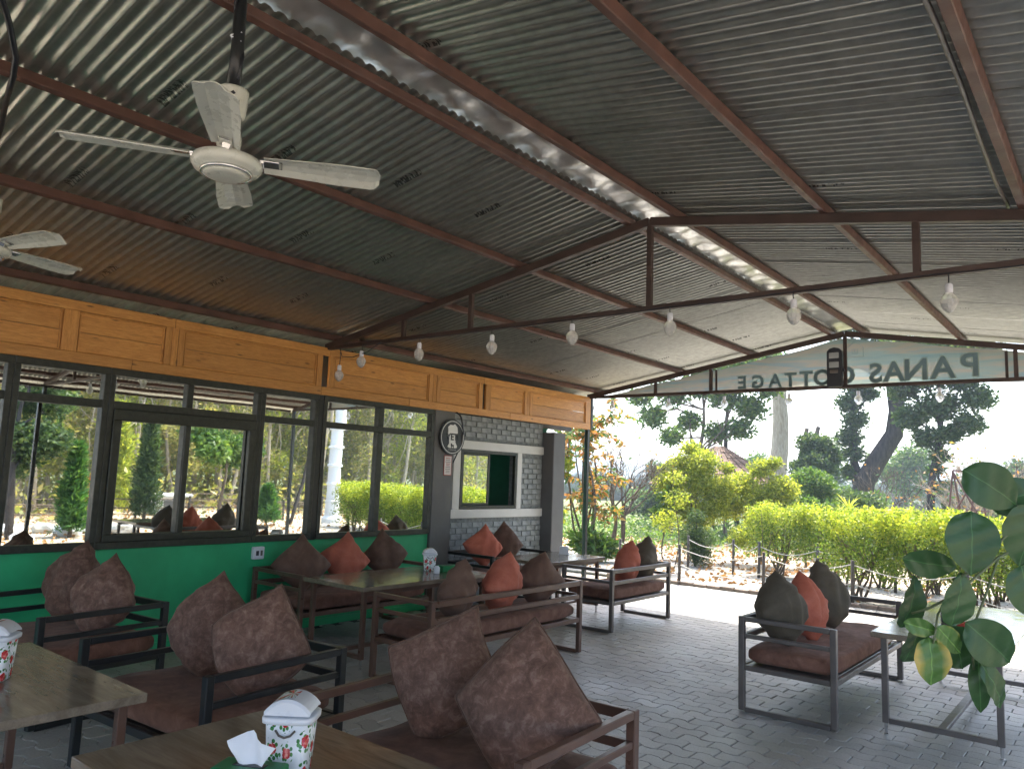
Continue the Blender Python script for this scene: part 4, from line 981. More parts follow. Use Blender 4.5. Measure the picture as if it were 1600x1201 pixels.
def tissue_box(label, loc, rz_, L=.22, W_=.11, H=.075, tis=True):
    t = thing('tissue_box', label, 'tissue box', loc, rz_, 'green tissue boxes')
    bar('carton', t, (0, 0, H/2), (L, W_, H), 'tissue_green', .004)
    bar('slot', t, (0, 0, H+.0008), (L*.5, W_*.28, .002), 'black_pl', 0)
    if tis:
        mb = MB(); n = 9
        for i in range(n):
            u = i/(n-1)*2-1
            for j in range(6):
                v = j/5; mb.v.append((u*(.035+.035*v*(1-.3*u)), .018*math.sin(u*4+v*3)*(.3+v)+.02*v, H-.01+.095*v*(1-.35*abs(u+.2)**1.4)))
        for i in range(n-1):
            for j in range(5): a = i*6+j; mb.f.append((a, a+6, a+7, a+1))
        mb.build('tissue', 'tissue', t, smooth=True)
    return t
tissue_box('green tissue box with a white tissue pulled up, on the foreground table', (-2.045, 1.36, .665), R(28), .2, .1, .07)
tissue_box('green box on the long middle table right of the small bin', (-5.22, 5.52, .665), R(80), .2, .1, .06, False)
cupm = MB().lathe([(.028, 0), (.03, .003), (.03, .055), (.02, .06), (.02, .068), (0, .07)], 18)
tag(cupm.build('shaker', 'white_pl', None, (-5.18, 5.32, .665), smooth=True), 'small white shaker standing beside the small bin on the long table', 'shaker')
at = MB().lathe([(.04, 0), (.048, .004), (.052, .03), (.046, .03), (.042, .01), (0, .008)], 24).build('ashtray', 'red_pl', None, (-.97, 6.35, .665), smooth=True); tag(at, 'small round red ashtray on the right-hand table behind the leaves', 'ashtray')
tag(MB().lathe([(.03, 0), (.033, .004), (.036, .07), (.03, .07), (.028, .012), (0, .012)], 20).build('black_cup', 'black_pl', None, (-1.10, 6.45, .665), smooth=True), 'small black cup on the right-hand table left of the red ashtray', 'cup')
nb2 = thing('napkin_stand', 'small white napkin stand at the far end of the table by the brick wall', 'napkin stand', (-5.55, 7.95, .665), R(30))
bar('base', nb2, (0, 0, .006), (.12, .07, .012), 'white_pl', .003); bar('side', nb2, (0, .03, .05), (.11, .005, .08), 'white_pl', .002); bar('side', nb2, (0, -.03, .05), (.11, .005, .08), 'white_pl', .002); bar('napkins', nb2, (0, 0, .055), (.10, .04, .085), 'tissue', .004)

# =================================================================== FOREGROUND PLANT
pl = thing('large_leaved_plant', 'leafy branch with big round dark leaves hanging into view at the lower right', 'plant', (.12, 1.9, 0))
def lfm(name, g1, g2, rimc=None):
    b = NB(name); tc = b.n('ShaderNodeTexCoord'); v = tc.outputs['Object']; sx = b.n('ShaderNodeSeparateXYZ'); b.l(v, sx.inputs[0])
    n = b.noise(v, 18, 4); ax_ = b.math('ABSOLUTE', sx.outputs[1])
    vein = b.math('SINE', b.math('MULTIPLY', b.math('SUBTRACT', sx.outputs[0], b.math('MULTIPLY', ax_, .55)), 420.)); 
    c = b.ramp(n, [(.3, g1), (.7, g2)]); vm = b.math('GREATER_THAN', vein, .93)
    mid = b.math('MULTIPLY', b.math('LESS_THAN', ax_, .0011), .6); lines = b.math('MAXIMUM', b.math('MULTIPLY', vm, .04), mid)
    if rimc:
        r_ = b.ramp(b.math('ADD', b.math('MULTIPLY', ax_, 26.), b.math('MULTIPLY', b.math('SUBTRACT', n, .5), .9)), [(.42, (0, 0, 0)), (.85, (1, 1, 1))]); c = b.mix(r_, c, rimc)
    c = b.mix(lines, c, tuple(min(1, x*1.9) for x in g2)); b.base(c); b.set(.38, 0, .5)
    tr = b.n('ShaderNodeBsdfTranslucent'); b.l(c, tr.inputs[0]); mx = b.n('ShaderNodeMixShader'); mx.inputs[0].default_value = .35
    b.l(b.p.outputs[0], mx.inputs[1]); b.l(tr.outputs[0], mx.inputs[2]); b.l(mx.outputs[0], b.out.inputs[0]); b.bump(vein, .04, .002)
    return b.m
M['bigleaf'] = lfm('glossy_dark_leaf', (.032, .088, .030), (.05, .125, .042)); M['bigleaf_y'] = lfm('yellowing_leaf', (.07, .17, .04), (.13, .25, .06), (.55, .42, .10))
M['stem'] = plain('green_brown_stem', (.10, .13, .06), .6)
def big_leaf(c, L, W_, axis, mat='bigleaf', fold=.12, curl=.15, nrm=None):
    """blade from stalk end: centre c, axis = direction of length, facing roughly the seats"""
    mb = MB(); n = 14; k = 6
    for i in range(n+1):
        t = i/n; hw = W_/2*(math.sin(math.pi*min(1, t*1.02+.0)**.82))**.62 if 0 < t < 1 else .0015
        if t >= .99: hw = .0015
        for j in range(-k, k+1):
            s = j/k; x = (t-.5)*L; mb.v.append((x, hw*s, -curl*L*(t-.5)**2*2+fold*abs(hw*s)+.002*math.sin(t*20+s*4)))
    for i in range(n):
        for j in range(2*k): a = i*(2*k+1)+j; mb.f.append((a, a+1, a+2*k+2, a+2*k+1))
    me = mb.mesh('leaf', mat, smooth=True)
    o = bpy.data.objects.new('leaf', me); C.objects.link(o)
    ax = Vector(axis).normalized(); nv = Vector(nrm or (-.45, -.85, .25)); nv = (nv-ax*nv.dot(ax)).normalized(); sd_ = nv.cross(ax)
    mt = Matrix((ax, sd_, nv)).transposed().to_4x4(); mt.translation = Vector(c)
    o.parent = pl; o.matrix_parent_inverse = Matrix.Identity(4); o.matrix_local = Matrix.Translation(-Vector(pl.location)) @ mt
    return o
LEAVES = [((-0.2272, 1.8924, 1.6142), 0.1276, 0.096, (0.684, 0.49, -0.553), 'bigleaf', 0.1, 0.25, (0.562, -0.826, -0.097)),
  ((-0.1932, 2.0006, 1.5988), 0.1223, 0.0845, (0.874, 0.393, 0.349), 'bigleaf', 0.15, 0.23, (0.568, -0.884, 0.304)),
  ((-0.2589, 1.8193, 1.5009), 0.129, 0.1043, (-0.017, -0.058, -1.01), 'bigleaf', 0.06, 0.12, (0.481, -0.914, 0.038)),
  ((-0.1754, 1.9497, 1.5181), 0.1387, 0.1135, (-0.231, 0.066, -0.974), 'bigleaf', 0.15, 0.09, (0.559, -0.851, 0.042)),
  ((-0.3395, 1.8528, 1.4486), 0.1152, 0.0619, (0.784, 0.612, -0.106), 'bigleaf', 0.16, 0.16, (0.588, -0.778, -0.268)),
  ((-0.3855, 1.8813, 1.3587), 0.118, 0.0694, (0.243, 0.134, 0.963), 'bigleaf', 0.21, 0.22, (0.888, -0.565, -0.067)),
  ((-0.2913, 1.851, 1.3792), 0.1151, 0.0804, (0.215, -0.048, 0.977), 'bigleaf', 0.08, 0.14, (0.786, -0.659, 0.001)),
  ((-0.3887, 1.9183, 1.2719), 0.1049, 0.0764, (0.307, 0.109, 0.946), 'bigleaf', 0.2, 0.24, (0.92, -0.535, -0.093)),
  ((-0.3583, 1.8319, 1.3174), 0.0694, 0.0378, (0.796, 0.567, -0.232), 'bigleaf_y', 0.21, 0.17, (0.61, -0.792, -0.068)),
  ((-0.3116, 1.8606, 1.2948), 0.0772, 0.0477, (0.424, 0.582, -0.701), 'bigleaf_y', 0.07, 0.08, (0.574, -0.826, -0.041)),
  ((-0.3407, 1.8308, 1.2505), 0.0959, 0.0747, (0.019, -0.02, -1.011), 'bigleaf_y', 0.2, 0.22, (0.557, -0.85, 0.028)),
  ((-0.3083, 1.9326, 1.2667), 0.1081, 0.0924, (0.112, 0.459, -0.899), 'bigleaf', 0.16, 0.15, (0.485, -0.897, -0.046)),
  ((-0.2393, 1.8941, 1.2914), 0.1252, 0.0913, (0.541, 0.551, -0.635), 'bigleaf', 0.15, 0.27, (0.551, -0.837, -0.086)),
  ((-0.2689, 1.9234, 1.199), 0.1165, 0.0436, (-0.001, 0.115, -0.994), 'bigleaf', 0.2, 0.2, (0.245, -1.099, -0.007)),
  ((-0.2398, 1.9205, 1.2026), 0.1151, 0.0517, (0.22, 0.525, -0.839), 'bigleaf', 0.13, 0.22, (0.847, -0.637, 0.178)),
  ((-0.1833, 1.9883, 1.3966), 0.1124, 0.0884, (0.139, 0.162, -0.98), 'bigleaf', 0.14, 0.1, (0.48, -0.906, -0.013))]
for q in LEAVES: big_leaf(*q)
for pts, rr in [([(-0.1393, 1.9975, 1.5674), (-0.1818, 1.9543, 1.5388), (-0.2132, 1.9196, 1.5136), (-0.2436, 1.8755, 1.471), (-0.2691, 1.8464, 1.4404), (-0.3012, 1.8624, 1.4201)], 0.003), ([(-0.1433, 2.0278, 1.5191), (-0.1849, 1.9712, 1.4978), (-0.2257, 1.9162, 1.4703), (-0.2681, 1.876, 1.4227), (-0.3136, 1.8587, 1.3795), (-0.3481, 1.8471, 1.3565), (-0.3796, 1.8498, 1.3413)], 0.0028), ([(-0.3136, 1.8587, 1.3795), (-0.3309, 1.8499, 1.3454), (-0.3335, 1.8398, 1.3136), (-0.3379, 1.8337, 1.2878)], 0.0022), ([(-0.2257, 1.9162, 1.4703), (-0.2505, 1.9087, 1.3892), (-0.2705, 1.8886, 1.3299), (-0.276, 1.8956, 1.2567), (-0.2766, 1.9115, 1.2346)], 0.0025), ([(-0.1414, 2.0436, 1.5944), (-0.1858, 2.0109, 1.5715), (-0.194, 1.9772, 1.5782), (-0.2116, 1.9331, 1.6018)], 0.0022), ([(-0.1466, 2.0259, 1.4311), (-0.1666, 1.9955, 1.4379), (-0.1811, 1.9827, 1.444)], 0.0022)]:
    MB().tube([Vector(p)-Vector(pl.location) for p in pts], rr, 7).build('stem', 'stem', pl, smooth=True)

# =================================================================== GARDEN: hedges
def hedge_shrub(seed, W_=.95, D=.8, z0=.42, z1=1.28):
    rg = np.random.default_rng(seed); t = bpy.data.objects.new('hedge_shrub', None); C.objects.link(t)
    mb = MB()
    for s in range(6):
        a = rg.uniform(0, 2*math.pi); b0 = (rg.normal(0, .05), rg.normal(0, .05), -.05)
        e = (math.cos(a)*W_*.42*rg.uniform(.4, 1), math.sin(a)*D*.38*rg.uniform(.4, 1), rg.uniform(.75, 1.05))
        p = branch(mb, b0, e, .022, .008, rg, 6, .18, 6)
        for q in range(4):
            branch(mb, p[rg.integers(2, 6)], (e[0]+rg.normal(0, .18), e[1]+rg.normal(0, .15), rg.uniform(.6, 1.2)), .008, .003, rg, 3, .2, 4)
    mb.build('stems', 'bark', t, smooth=True)
    def cloud(n, za, zb, name, mat, sz):
        P = np.c_[rg.uniform(-1, 1, n), rg.uniform(-1, 1, n), rg.uniform(0, 1, n)]
        top = .10*np.sin(P[:, 0]*5+seed)+.07*np.sin(P[:, 0]*11+P[:, 1]*6)
        # push outwards to surface
        m_ = np.abs(P[:, 1]) < .55; P[m_ & (rg.uniform(size=n) < .5), 1] *= 1.7
        P[:, 1] = np.clip(P[:, 1], -1, 1)
        P[:, 2] = za+(zb-za)*P[:, 2]+top*.6
        P[:, 0] *= W_*.55; P[:, 1] *= D*.5*(1-.35*np.clip((P[:, 2]-1.0)/.4, 0, 1))
        P[:, 2] += rg.normal(0, .035, n)
        link(bpy.data.objects.new(name, leaf_mesh(name, P, sz, mat, rg, .55, .45)), t)
    cloud(3000, .98, 1.30, 'golden_foliage', 'hedge_top', .05)
    cloud(3600, .36, 1.05, 'green_foliage', 'hedge_low', .045)
    # sprigs
    return t
hv = [hedge_shrub(i*7+3) for i in range(3)]
used = [False]*3
def place_hedge(i, x, y, rz_, label, group, s=1.0):
    k = i % 3
    if not used[k]: o = hv[k]; used[k] = True; o.location = (x, y, -.02); o.rotation_euler = (0, 0, rz_); o.scale = (s, s, s)
    else: o = dup(hv[k], (x, y, -.02), rz_, scale=s)
    tag(o, label, 'hedge shrub', group); return o
GH = 'golden topped hedge shrubs along the path'
ordn = ['first', 'second', 'third', 'fourth', 'fifth', 'sixth', 'seventh', 'eighth', 'ninth', 'tenth', 'eleventh', 'twelfth']
for i, x in enumerate(np.arange(-3.15, 1.4, .82)):
    place_hedge(i, float(x), 12.05+.06*math.sin(i*2.1), rnd.choice((0, math.pi)), ordn[i]+' golden topped shrub from the left in the near hedge row beside the pavement', GH, rnd.uniform(.92, 1.02))
for i, x in enumerate(np.arange(-5.05, 3.9, .86)):
    place_hedge(i+1, float(x), 14.0+.08*math.sin(i*1.7), rnd.choice((0, math.pi)), ordn[i]+' golden green shrub from the left in the back hedge row across the path', GH, rnd.uniform(.92, 1.0))

# rope fence posts
def rpost(x, y, h, label): 
    return tag(MB().tube([(0, 0, -.1), (.004, 0, h*.5), (0, .003, h)], [.026, .025, .024], 8).build('fence_post', 'post_wood', None, (x, y, 0), (rnd.uniform(-.03, .03), rnd.uniform(-.03, .03), 0), smooth=True), label, 'post', 'rope fence posts')
FP = [(-6.85, 11.45), (-5.73, 11.45), (-4.36, 11.45), (-3.1, 11.45), (-1.7, 11.45), (-.4, 11.45)]
lab = ['rope fence post nearest the far left corner post of the shed', 'rope fence post right of the short sofa at the kerb', 'thick rope fence post at the kerb directly left of the right sofa', 'rope fence post at the kerb behind the right sofa cushions', 'rope fence post at the kerb behind the right table', 'rope fence post at the kerb by the right edge']
for (x, y_), lb in zip(FP, lab): rpost(x, y_, .62, lb)
FP2 = [(-6.6, 13.55), (-5.69, 13.5), (-5.2, 13.45), (-4.2, 13.5), (-3.0, 13.5)]
for (x, y_), lb in zip(FP2, ('far side rope post beside the dark bush', 'far side rope post, left of the pair across the path', 'far side rope post, right of the pair across the path', 'far side rope post under the hedge end', 'far side rope post between the hedge stems')): rpost(x, y_, .62, lb)
rp = []
def rope(ps, z, label):
    mb = MB()
    for (a, b) in zip(ps, ps[1:]):
        pts = [(a[0]+(b[0]-a[0])*t, a[1]+(b[1]-a[1])*t, z-.12*math.sin(math.pi*t)) for t in [i/8 for i in range(9)]]; mb.tube(pts, .007, 5)
    tag(mb.build('rope', 'rope', smooth=True), label, 'rope', 'fence ropes')
rope(FP, .56, 'upper white rope sagging between the kerb posts'); rope(FP, .30, 'lower white rope sagging between the kerb posts'); rope(FP2, .55, 'white rope sagging between the posts across the path')

# =================================================================== TREES AND SHRUBS (direct view)
rg = np.random.default_rng(11)
# autumn shrub left: pinnate drooping
def autumn(loc):
    r_ = np.random.default_rng(21); t = thing('autumn_tree', 'tree with orange and green drooping compound leaves behind the far corner post', 'tree', loc)
    mb = MB(); P = []; D = []
    for s in range(7):
        a = r_.uniform(0, 6.28); e = (math.cos(a)*r_.uniform(.5, 1.2), math.sin(a)*.8, r_.uniform(1.9, 3.6)); p = branch(mb, (r_.normal(0, .1), r_.normal(0, .1), -.1), e, .03, .012, r_, 8, .12, 6)
        for q in range(8):
            st_ = p[r_.integers(3, 9)]; a = r_.uniform(0, 6.28); ln = r_.uniform(.5, .9); e2 = np.array(st_)+np.array([math.cos(a)*ln, math.sin(a)*ln, r_.uniform(-.15, .35)])
            b2 = branch(mb, st_, e2, .007, .003, r_, 10, .08, 4, sag=-.12)
            for w_ in range(1, 11):
                for k in (-1, 1):
                    for _ in range(2): P.append(np.array(b2[w_])+r_.normal(0, .02, 3))
    mb.build('trunk', 'bark', t, smooth=True); P = np.array(P)
    link(bpy.data.objects.new('crown', leaf_mesh('crown', P, .16, 'lf_autumn', r_, .34, 0, .55)), t); return t
autumn((-9.0, 13.6, 0))
make_tree('leafy_shrub', 'yellow-leaved shrub right behind the dark end pillar', 'shrub', (-9.3, 12.6, 0), 1.8, .03, [(.0, 0, .9, .45), (-.3, .2, 1.5, .4), (.3, 0, 1.9, .35)], 1500, .11, 'lf_yel', 'bark', 31, twigs=6)
make_tree('leafy_plant', 'low bright green plant at the foot of the far corner post', 'plant', (-8.5, 13.0, 0), .4, .015, [(0, 0, .35, .33), (.35, .1, .25, .25)], 700, .22, 'lf_mid', 'bark', 32, twigs=3, aspect=.3)
# bare multi-stem tree
def bare(loc, H, seed, label, spread=.8, stems=3, leafn=0, col='bark'):
    r_ = np.random.default_rng(seed); t = thing('bare_tree', label, 'tree', loc); mb = MB(); P = []
    def rec(a, d, L, ra, dep):
        e = a+d*L; p = branch(mb, a, e, ra, ra*.55, r_, 5, .10, 6 if dep < 2 else 4)
        if dep >= 4: P.append(e); return
        for k in range(r_.integers(2, 5)):
            nd = d+r_.normal(0, .42*spread, 3); nd[2] = abs(nd[2])*.8+.25; nd /= np.linalg.norm(nd); rec(np.array(p[r_.integers(3, 6)]), nd, L*r_.uniform(.55, .8), ra*.55, dep+1)
    for s in range(stems):
        d = np.array([r_.normal(0, .12), r_.normal(0, .12), 1.0]); d /= np.linalg.norm(d); rec(np.array([r_.normal(0, .06), r_.normal(0, .06), -.1]), d, H*.38, H*.014, 0)
    mb.build('trunk', col, t, smooth=True)
    if leafn:
        P = np.array(P); link(bpy.data.objects.new('crown', leaf_mesh('crown', P[r_.integers(0, len(P), leafn)]+r_.normal(0, .12, (leafn, 3)), .1, 'lf_autumn', r_, .5, 0)), t)
    return t
bare((-8.75, 14.6, 0), 3.0, 41, 'leafless multi-stemmed small tree left of the yellow shrub', .9, 4, 60)
make_tree('young_tree', 'young leafy sapling between bare tree and yellow shrub', 'tree', (-8.0, 15.2, 0), 1.1, .02, [(0, 0, .9, .32), (.12, 0, 1.3, .25)], 500, .12, 'lf_mid', 'bark', 43)
make_tree('tall_thin_shrub', 'thin upright shrub right of the short sofa', 'shrub', (-6.6, 12.9, 0), 1.9, .014, [(-.1, 0, .9, .3), (.1, 0, 1.3, .26), (0, .1, 1.7, .2)], 900, .06, 'lf_yel', 'bark', 44)
# yellow shrubs (bougainvillea like)
c1 = [(-.1, 0, 2.35, .28), (-.35, .1, 2.0, .38), (.25, -.1, 2.05, .4), (-.6, 0, 1.55, .42), (.1, 0, 1.6, .5), (.6, .1, 1.5, .42), (-.4, 0, 1.1, .42), (.4, 0, 1.05, .42), (0, 0, .8, .4), (-.75, .1, 1.9, .2), (.75, 0, 1.95, .18)]
make_tree('yellow_shrub', 'large feathery yellow-green shrub left of centre behind the fence', 'shrub', (-7.45, 15.6, 0), 1.7, .03, c1, 19000, .065, 'lf_yel', 'bark', 51, twigs=14, shell=.35)
c2 = [(0, 0, 1.95, .32), (-.45, 0, 1.6, .4), (.45, 0, 1.55, .4), (.05, 0, 1.3, .5), (-.65, 0, 1.1, .36), (.7, 0, 1.05, .36), (0, 0, .85, .4), (.3, 0, 2.1, .18)]
make_tree('yellow_shrub', 'second feathery yellow-green shrub, between the first one and the hedge', 'shrub', (-6.2, 16.2, 0), 1.5, .03, c2, 16000, .065, 'lf_yel', 'bark', 52, twigs=14, shell=.35)
make_tree('dark_bush', 'dark narrow conifer-like bush under the yellow shrub beside the fence', 'bush', (-6.7, 14.1, 0), .6, .03, [(0, 0, .3, .28), (-.12, 0, .6, .3), (.15, 0, .55, .28), (0, 0, .95, .2), (.12, 0, .2, .26)], 6000, .06, 'lf_dark', 'bark_dark', 53, aspect=.25)
make_tree('leafy_shrub', 'bright yellow leafed shrub at the fence just left of the hedge', 'shrub', (-5.75, 14.9, 0), .9, .02, [(0, 0, .7, .4), (.2, 0, 1.0, .3), (-.35, 0, .55, .3)], 3500, .06, 'lf_yel', 'bark', 54)
# hut with tiled conical roof
hut = thing('round_hut', 'round hut with a brown tiled conical roof behind the yellow shrubs', 'hut', (-9.9, 22.4, 0))
for i in range(7):
    r1 = 2.15-i*.28; r2 = r1-.26; z1 = 1.55+i*.17; mb = MB(); n = 30
    for k in range(n):
        a0_, a1 = 2*math.pi*k/n+.02, 2*math.pi*(k+1)/n-.02; dz = rnd.uniform(0, .03)
        q = [(r*math.cos(a), r*math.sin(a), z) for r, z in ((r1, z1+dz), (r2-.08, z1+.19+dz)) for a in (a0_, a1)]
        mb.add(q+[(x, y, z-.03) for x, y, z in q], [(0, 1, 3, 2), (4, 6, 7, 5), (0, 4, 5, 1), (2, 3, 7, 6), (0, 2, 6, 4), (1, 5, 7, 3)])
    mb.build('tile_course', 'thatch', hut)
for k in range(6): MB().tube([(1.7*math.cos(k*1.047), 1.7*math.sin(k*1.047), -.1), (1.7*math.cos(k*1.047), 1.7*math.sin(k*1.047), 1.62)], .06, 8).build('pole', 'bark', hut)
# mid tree behind with spreading boughs
cl = [(-1.9, 0, 3.9, .6), (-1.1, 0, 4.6, .6), (-.2, 0, 4.9, .65), (.8, 0, 4.5, .65), (1.6, .2, 4.1, .6), (-1.3, .3, 3.2, .5), (-.5, 0, 3.7, .5), (.5, 0, 3.3, .5), (1.3, 0, 3.4, .5), (-2.4, 0, 4.6, .5), (2.2, 0, 4.7, .5), (.1, 0, 5.6, .8), (-1.6, 0, 5.5, .7), (1.5, 0, 5.5, .7), (2.9, 0, 5.3, .6)]
make_tree('spreading_tree', 'open spreading green tree left of the big bare trunk', 'tree', (-11.2, 24, 0), 4.6, .11, cl, 14000, .16, 'lf_mid', 'bark', 61, twigs=9, shell=.3)
make_tree('slim_tree', 'slim dark straight trunk just left of the big bare trunk', 'tree', (-10.7, 26, 0), 8.5, .10, [(-.5, 0, 5.6, .6), (.6, 0, 6.2, .8), (-.4, 0, 6.9, .8), (.2, 0, 7.8, .9), (-1.0, 0, 5.0, .5)], 3500, .18, 'lf_mid', 'bark_dark', 62, fork=1.0)
make_tree('big_trunk_tree', 'massive pale bare trunk rising behind the banner', 'tree', (-11.3, 30, 0), 12, .46, [(-2, 0, 9, 1.4), (2, 0, 9.6, 1.5), (0, 1, 11, 1.7), (3, 0, 11.2, 1.4), (-3, 0, 11, 1.5)], 5000, .25, 'lf_mid', 'bark_pale', 63, fork=1.2, trunk_top=11.0)
# dark round tree group
cl = rclumps(np.random.default_rng(2), 12, (0, 0, 2.3), (1.0, .7, .75), .5)
make_tree('round_tree', 'dark rounded tree with blunt broken branches in front, right of the big trunk', 'tree', (-7.95, 24.2, 0), 2.2, .10, cl, 12000, .12, 'lf_dark', 'bark', 64)
mbs = thing('cut_branches', 'two pale lopped branches sticking up out of the dark round tree', 'branches', (-8.5, 25.6, 0))
for a, b in (((-.2, 0, 1.6), (.25, 0, 3.55)), ((.05, .1, 1.7), (.62, 0, 3.6))): MB().tube([a, tuple((p+q)/2 for p, q in zip(a, b)), b], [.10, .085, .07], 8).build('branch', 'bark', mbs, smooth=True)
cl = rclumps(np.random.default_rng(3), 10, (0, 0, 1.55), (.55, .4, .85), .36)
make_tree('green_bush', 'tall fresh green bush in front of the dark round tree', 'bush', (-6.0, 19.2, 0), 1.8, .05, cl, 9000, .09, 'lf_mid', 'bark', 65)
cl = rclumps(np.random.default_rng(4), 7, (0, 0, 1.1), (.8, .4, .45), .4)
make_tree('dark_shrub', 'dark green shrub left of the curved trunk behind the spiky plant', 'shrub', (-5.2, 19.8, 0), 1.2, .04, cl, 6000, .10, 'lf_dark', 'bark', 66)
cl = rclumps(np.random.default_rng(14), 6, (0, 0, 1.0), (.9, .4, .4), .35)
make_tree('dark_shrub', 'dark green shrub behind the back hedge row near the fresh green bush', 'shrub', (-5.4, 16.6, 0), 1.1, .03, cl, 5000, .08, 'lf_mid', 'bark', 67)
# big curved tree
def curved(loc):
    r_ = np.random.default_rng(71); t = thing('curved_tree', 'dark leaning tree trunk curving up to the right with leafy ivy crown on its left', 'tree', loc); mb = MB()
    pts = [(-.35, 0, -.1), (-.2, 0, 1.0), (.0, 0, 1.9), (.45, 0, 2.7), (.95, 0, 3.5), (1.05, 0, 4.3), (.95, 0, 5.4), (1.0, 0, 7), (.9, 0, 9)]
    mb.tube(pts, [.42, .38, .34, .31, .29, .26, .25, .22, .15], 10)
    mb.tube([(-.1, 0, 1.6), (-.35, 0, 2.6), (-.4, 0, 3.6), (-.3, 0, 4.8), (-.2, 0, 6)], [.16, .13, .11, .09, .06], 8)
    cls = [(-.5, 0, 2.2, .4), (-.35, 0, 2.8, .45), (-.5, 0, 3.4, .5), (-.25, 0, 4.0, .5), (-.45, 0, 4.6, .5), (-.2, 0, 5.3, .6), (.0, 0, 6.1, .8), (.6, 0, 7.2, 1.0), (1.6, 0, 8.0, 1.2), (-.8, 0, 7.6, 1.0), (.15, .2, 4.9, .4)]
    for c in cls: branch(mb, (-.3, 0, max(1.5, c[2]-.7)), c[:3], .05, .02, r_, 4, .15, 5)
    mb.build('trunk', 'bark_dark', t, smooth=True)
    link(bpy.data.objects.new('crown', leaf_mesh('crown', clump_pts(r_, cls, 20000, .3), .14, 'lf_dark', r_, .55, .2)), t); return t
curved((-7.1, 28, 0))
cl = [(-.9, 0, 4.5, .5), (-.3, 0, 4.9, .6), (.5, 0, 4.8, .6), (.95, 0, 4.2, .5), (-.75, 0, 3.7, .5), (0, 0, 4.0, .6), (.7, 0, 3.5, .45), (-.35, 0, 3.1, .4), (.2, 0, 3.2, .4), (.0, 0, 2.6, .3), (-.15, .1, 2.2, .25), (0, 0, 5.6, .8), (-.9, 0, 5.6, .7), (1.0, 0, 5.5, .7), (.1, 0, 1.7, .28), (.3, 0, 1.2, .35)]
make_tree('dense_tree', 'dense dark rounded tree at the right with a slender trunk', 'tree', (-4.1, 24, 0), 4.6, .13, cl, 24000, .13, 'lf_dark', 'bark_dark', 72, twigs=8, shell=.3)
# spiky plant
def spiky(loc, label, H=.75):
    t = thing('spiky_plant', label, 'plant', loc); r_ = np.random.default_rng(8); MB().tube([(0, 0, -.1), (.02, 0, H)], .03, 8).build('trunk', 'bark_pale', t, smooth=True)
    mb = MB()
    for k in range(90):
        a = r_.uniform(0, 6.28); el = r_.uniform(-.6, 1.35); d = Vector((math.cos(a)*math.cos(el), math.sin(a)*math.cos(el), math.sin(el))); s = d.cross(Vector((0, 0, 1))).normalized()*.014
        b = Vector((0, 0, H+.18+r_.uniform(-.14, .25))); L = r_.uniform(.38, .52); dr = Vector((0, 0, -.08))
        mb.add([b-s, b+s, b+d*L*.6+s*.8+dr*.3, b+d*L*.6-s*.8+dr*.3, b+d*L+dr], [(0, 1, 2, 3), (3, 2, 4)])
    mb.build('leaf_rosette', 'lf_yel', t); return t
spiky((-4.2, 15.4, 0), 'spiky dracaena with a thin pale trunk standing above the hedge', .85)
def palm(loc):
    t = thing('coconut_palm', 'small distant coconut palm against the blue hills', 'palm', loc); r_ = np.random.default_rng(9)
    MB().tube([(0, 0, -.2), (.1, 0, 1.4), (0, 0, 2.75)], [.16, .12, .11], 8).build('trunk', 'bark', t, smooth=True)
    for k in range(17):
        a = k*2.4; el = r_.uniform(.1, 1.2); pts = []; L = r_.uniform(1.1, 1.5); mb = MB()
        for i in range(9):
            s = i/8; pts.append(Vector((math.cos(a)*math.cos(el)*L*s, math.sin(a)*math.cos(el)*L*s, 2.8+math.sin(el)*L*s-.95*s*s*L*math.cos(el))))
        mb.tube(pts, [.03-.003*i for i in range(9)], 4)
        for i in range(1, 9):
            sd_ = (pts[i]-pts[i-1]).cross(Vector((0, 0, 1))).normalized()
            for s_ in (-1, 1):
                for f in (0, .5):
                    b = pts[i-1].lerp(pts[i], f); tip = b+sd_*s_*.32+(pts[i]-pts[i-1])*.9+Vector((0, 0, -.16)); w_ = (pts[i]-pts[i-1]).normalized()*.035
                    mb.add([b-w_, b+w_, tip], [(0, 1, 2)])
        mb.build('frond', 'lf_mid', t)
    return t
palm((-13.4, 60, 0))
bare((-1.75, 18.4, 0), 3.1, 81, 'leafless branching tree at the right edge of the photo', .9, 2, 50)
bare((-2.7, 20.5, 0), 3.0, 82, 'pale twiggy leafless shrub behind the metal swing frame', 1.1, 6, 260, 'bark_pale')
bare((-5.3, 22.5, 0), 2.9, 83, 'thin bare tree right of the coconut palm', 1.0, 3, 20)
bare((-3.5, 22.0, 0), 2.4, 84, 'dry pale twiggy bush under the dense right-hand tree', 1.2, 7, 200, 'bark_pale')
sw = thing('swing_frame', 'rusty metal swing frame with crossed poles right of the dense tree', 'swing frame', (-2.55, 17.2, 0))
for a, b in (((-.42, 0, 0), (-.2, .1, 2.05)), ((.1, 0, 0), (-.2, .1, 2.05)), ((-.1, 0, 0), (.22, .1, 2.03)), ((.5, 0, 0), (.22, .1, 2.03)), ((-.2, .1, 2.05), (.22, .1, 2.03)), ((-.28, .05, 1.3), (.4, .05, 1.28)), ((-.2, .1, 2.02), (.32, .0, 1.0)), ((.22, .1, 2.0), (-.3, 0, 1.0))):
    MB().tube([a, b], .018, 6).build('pole', 'red_oxide', sw)
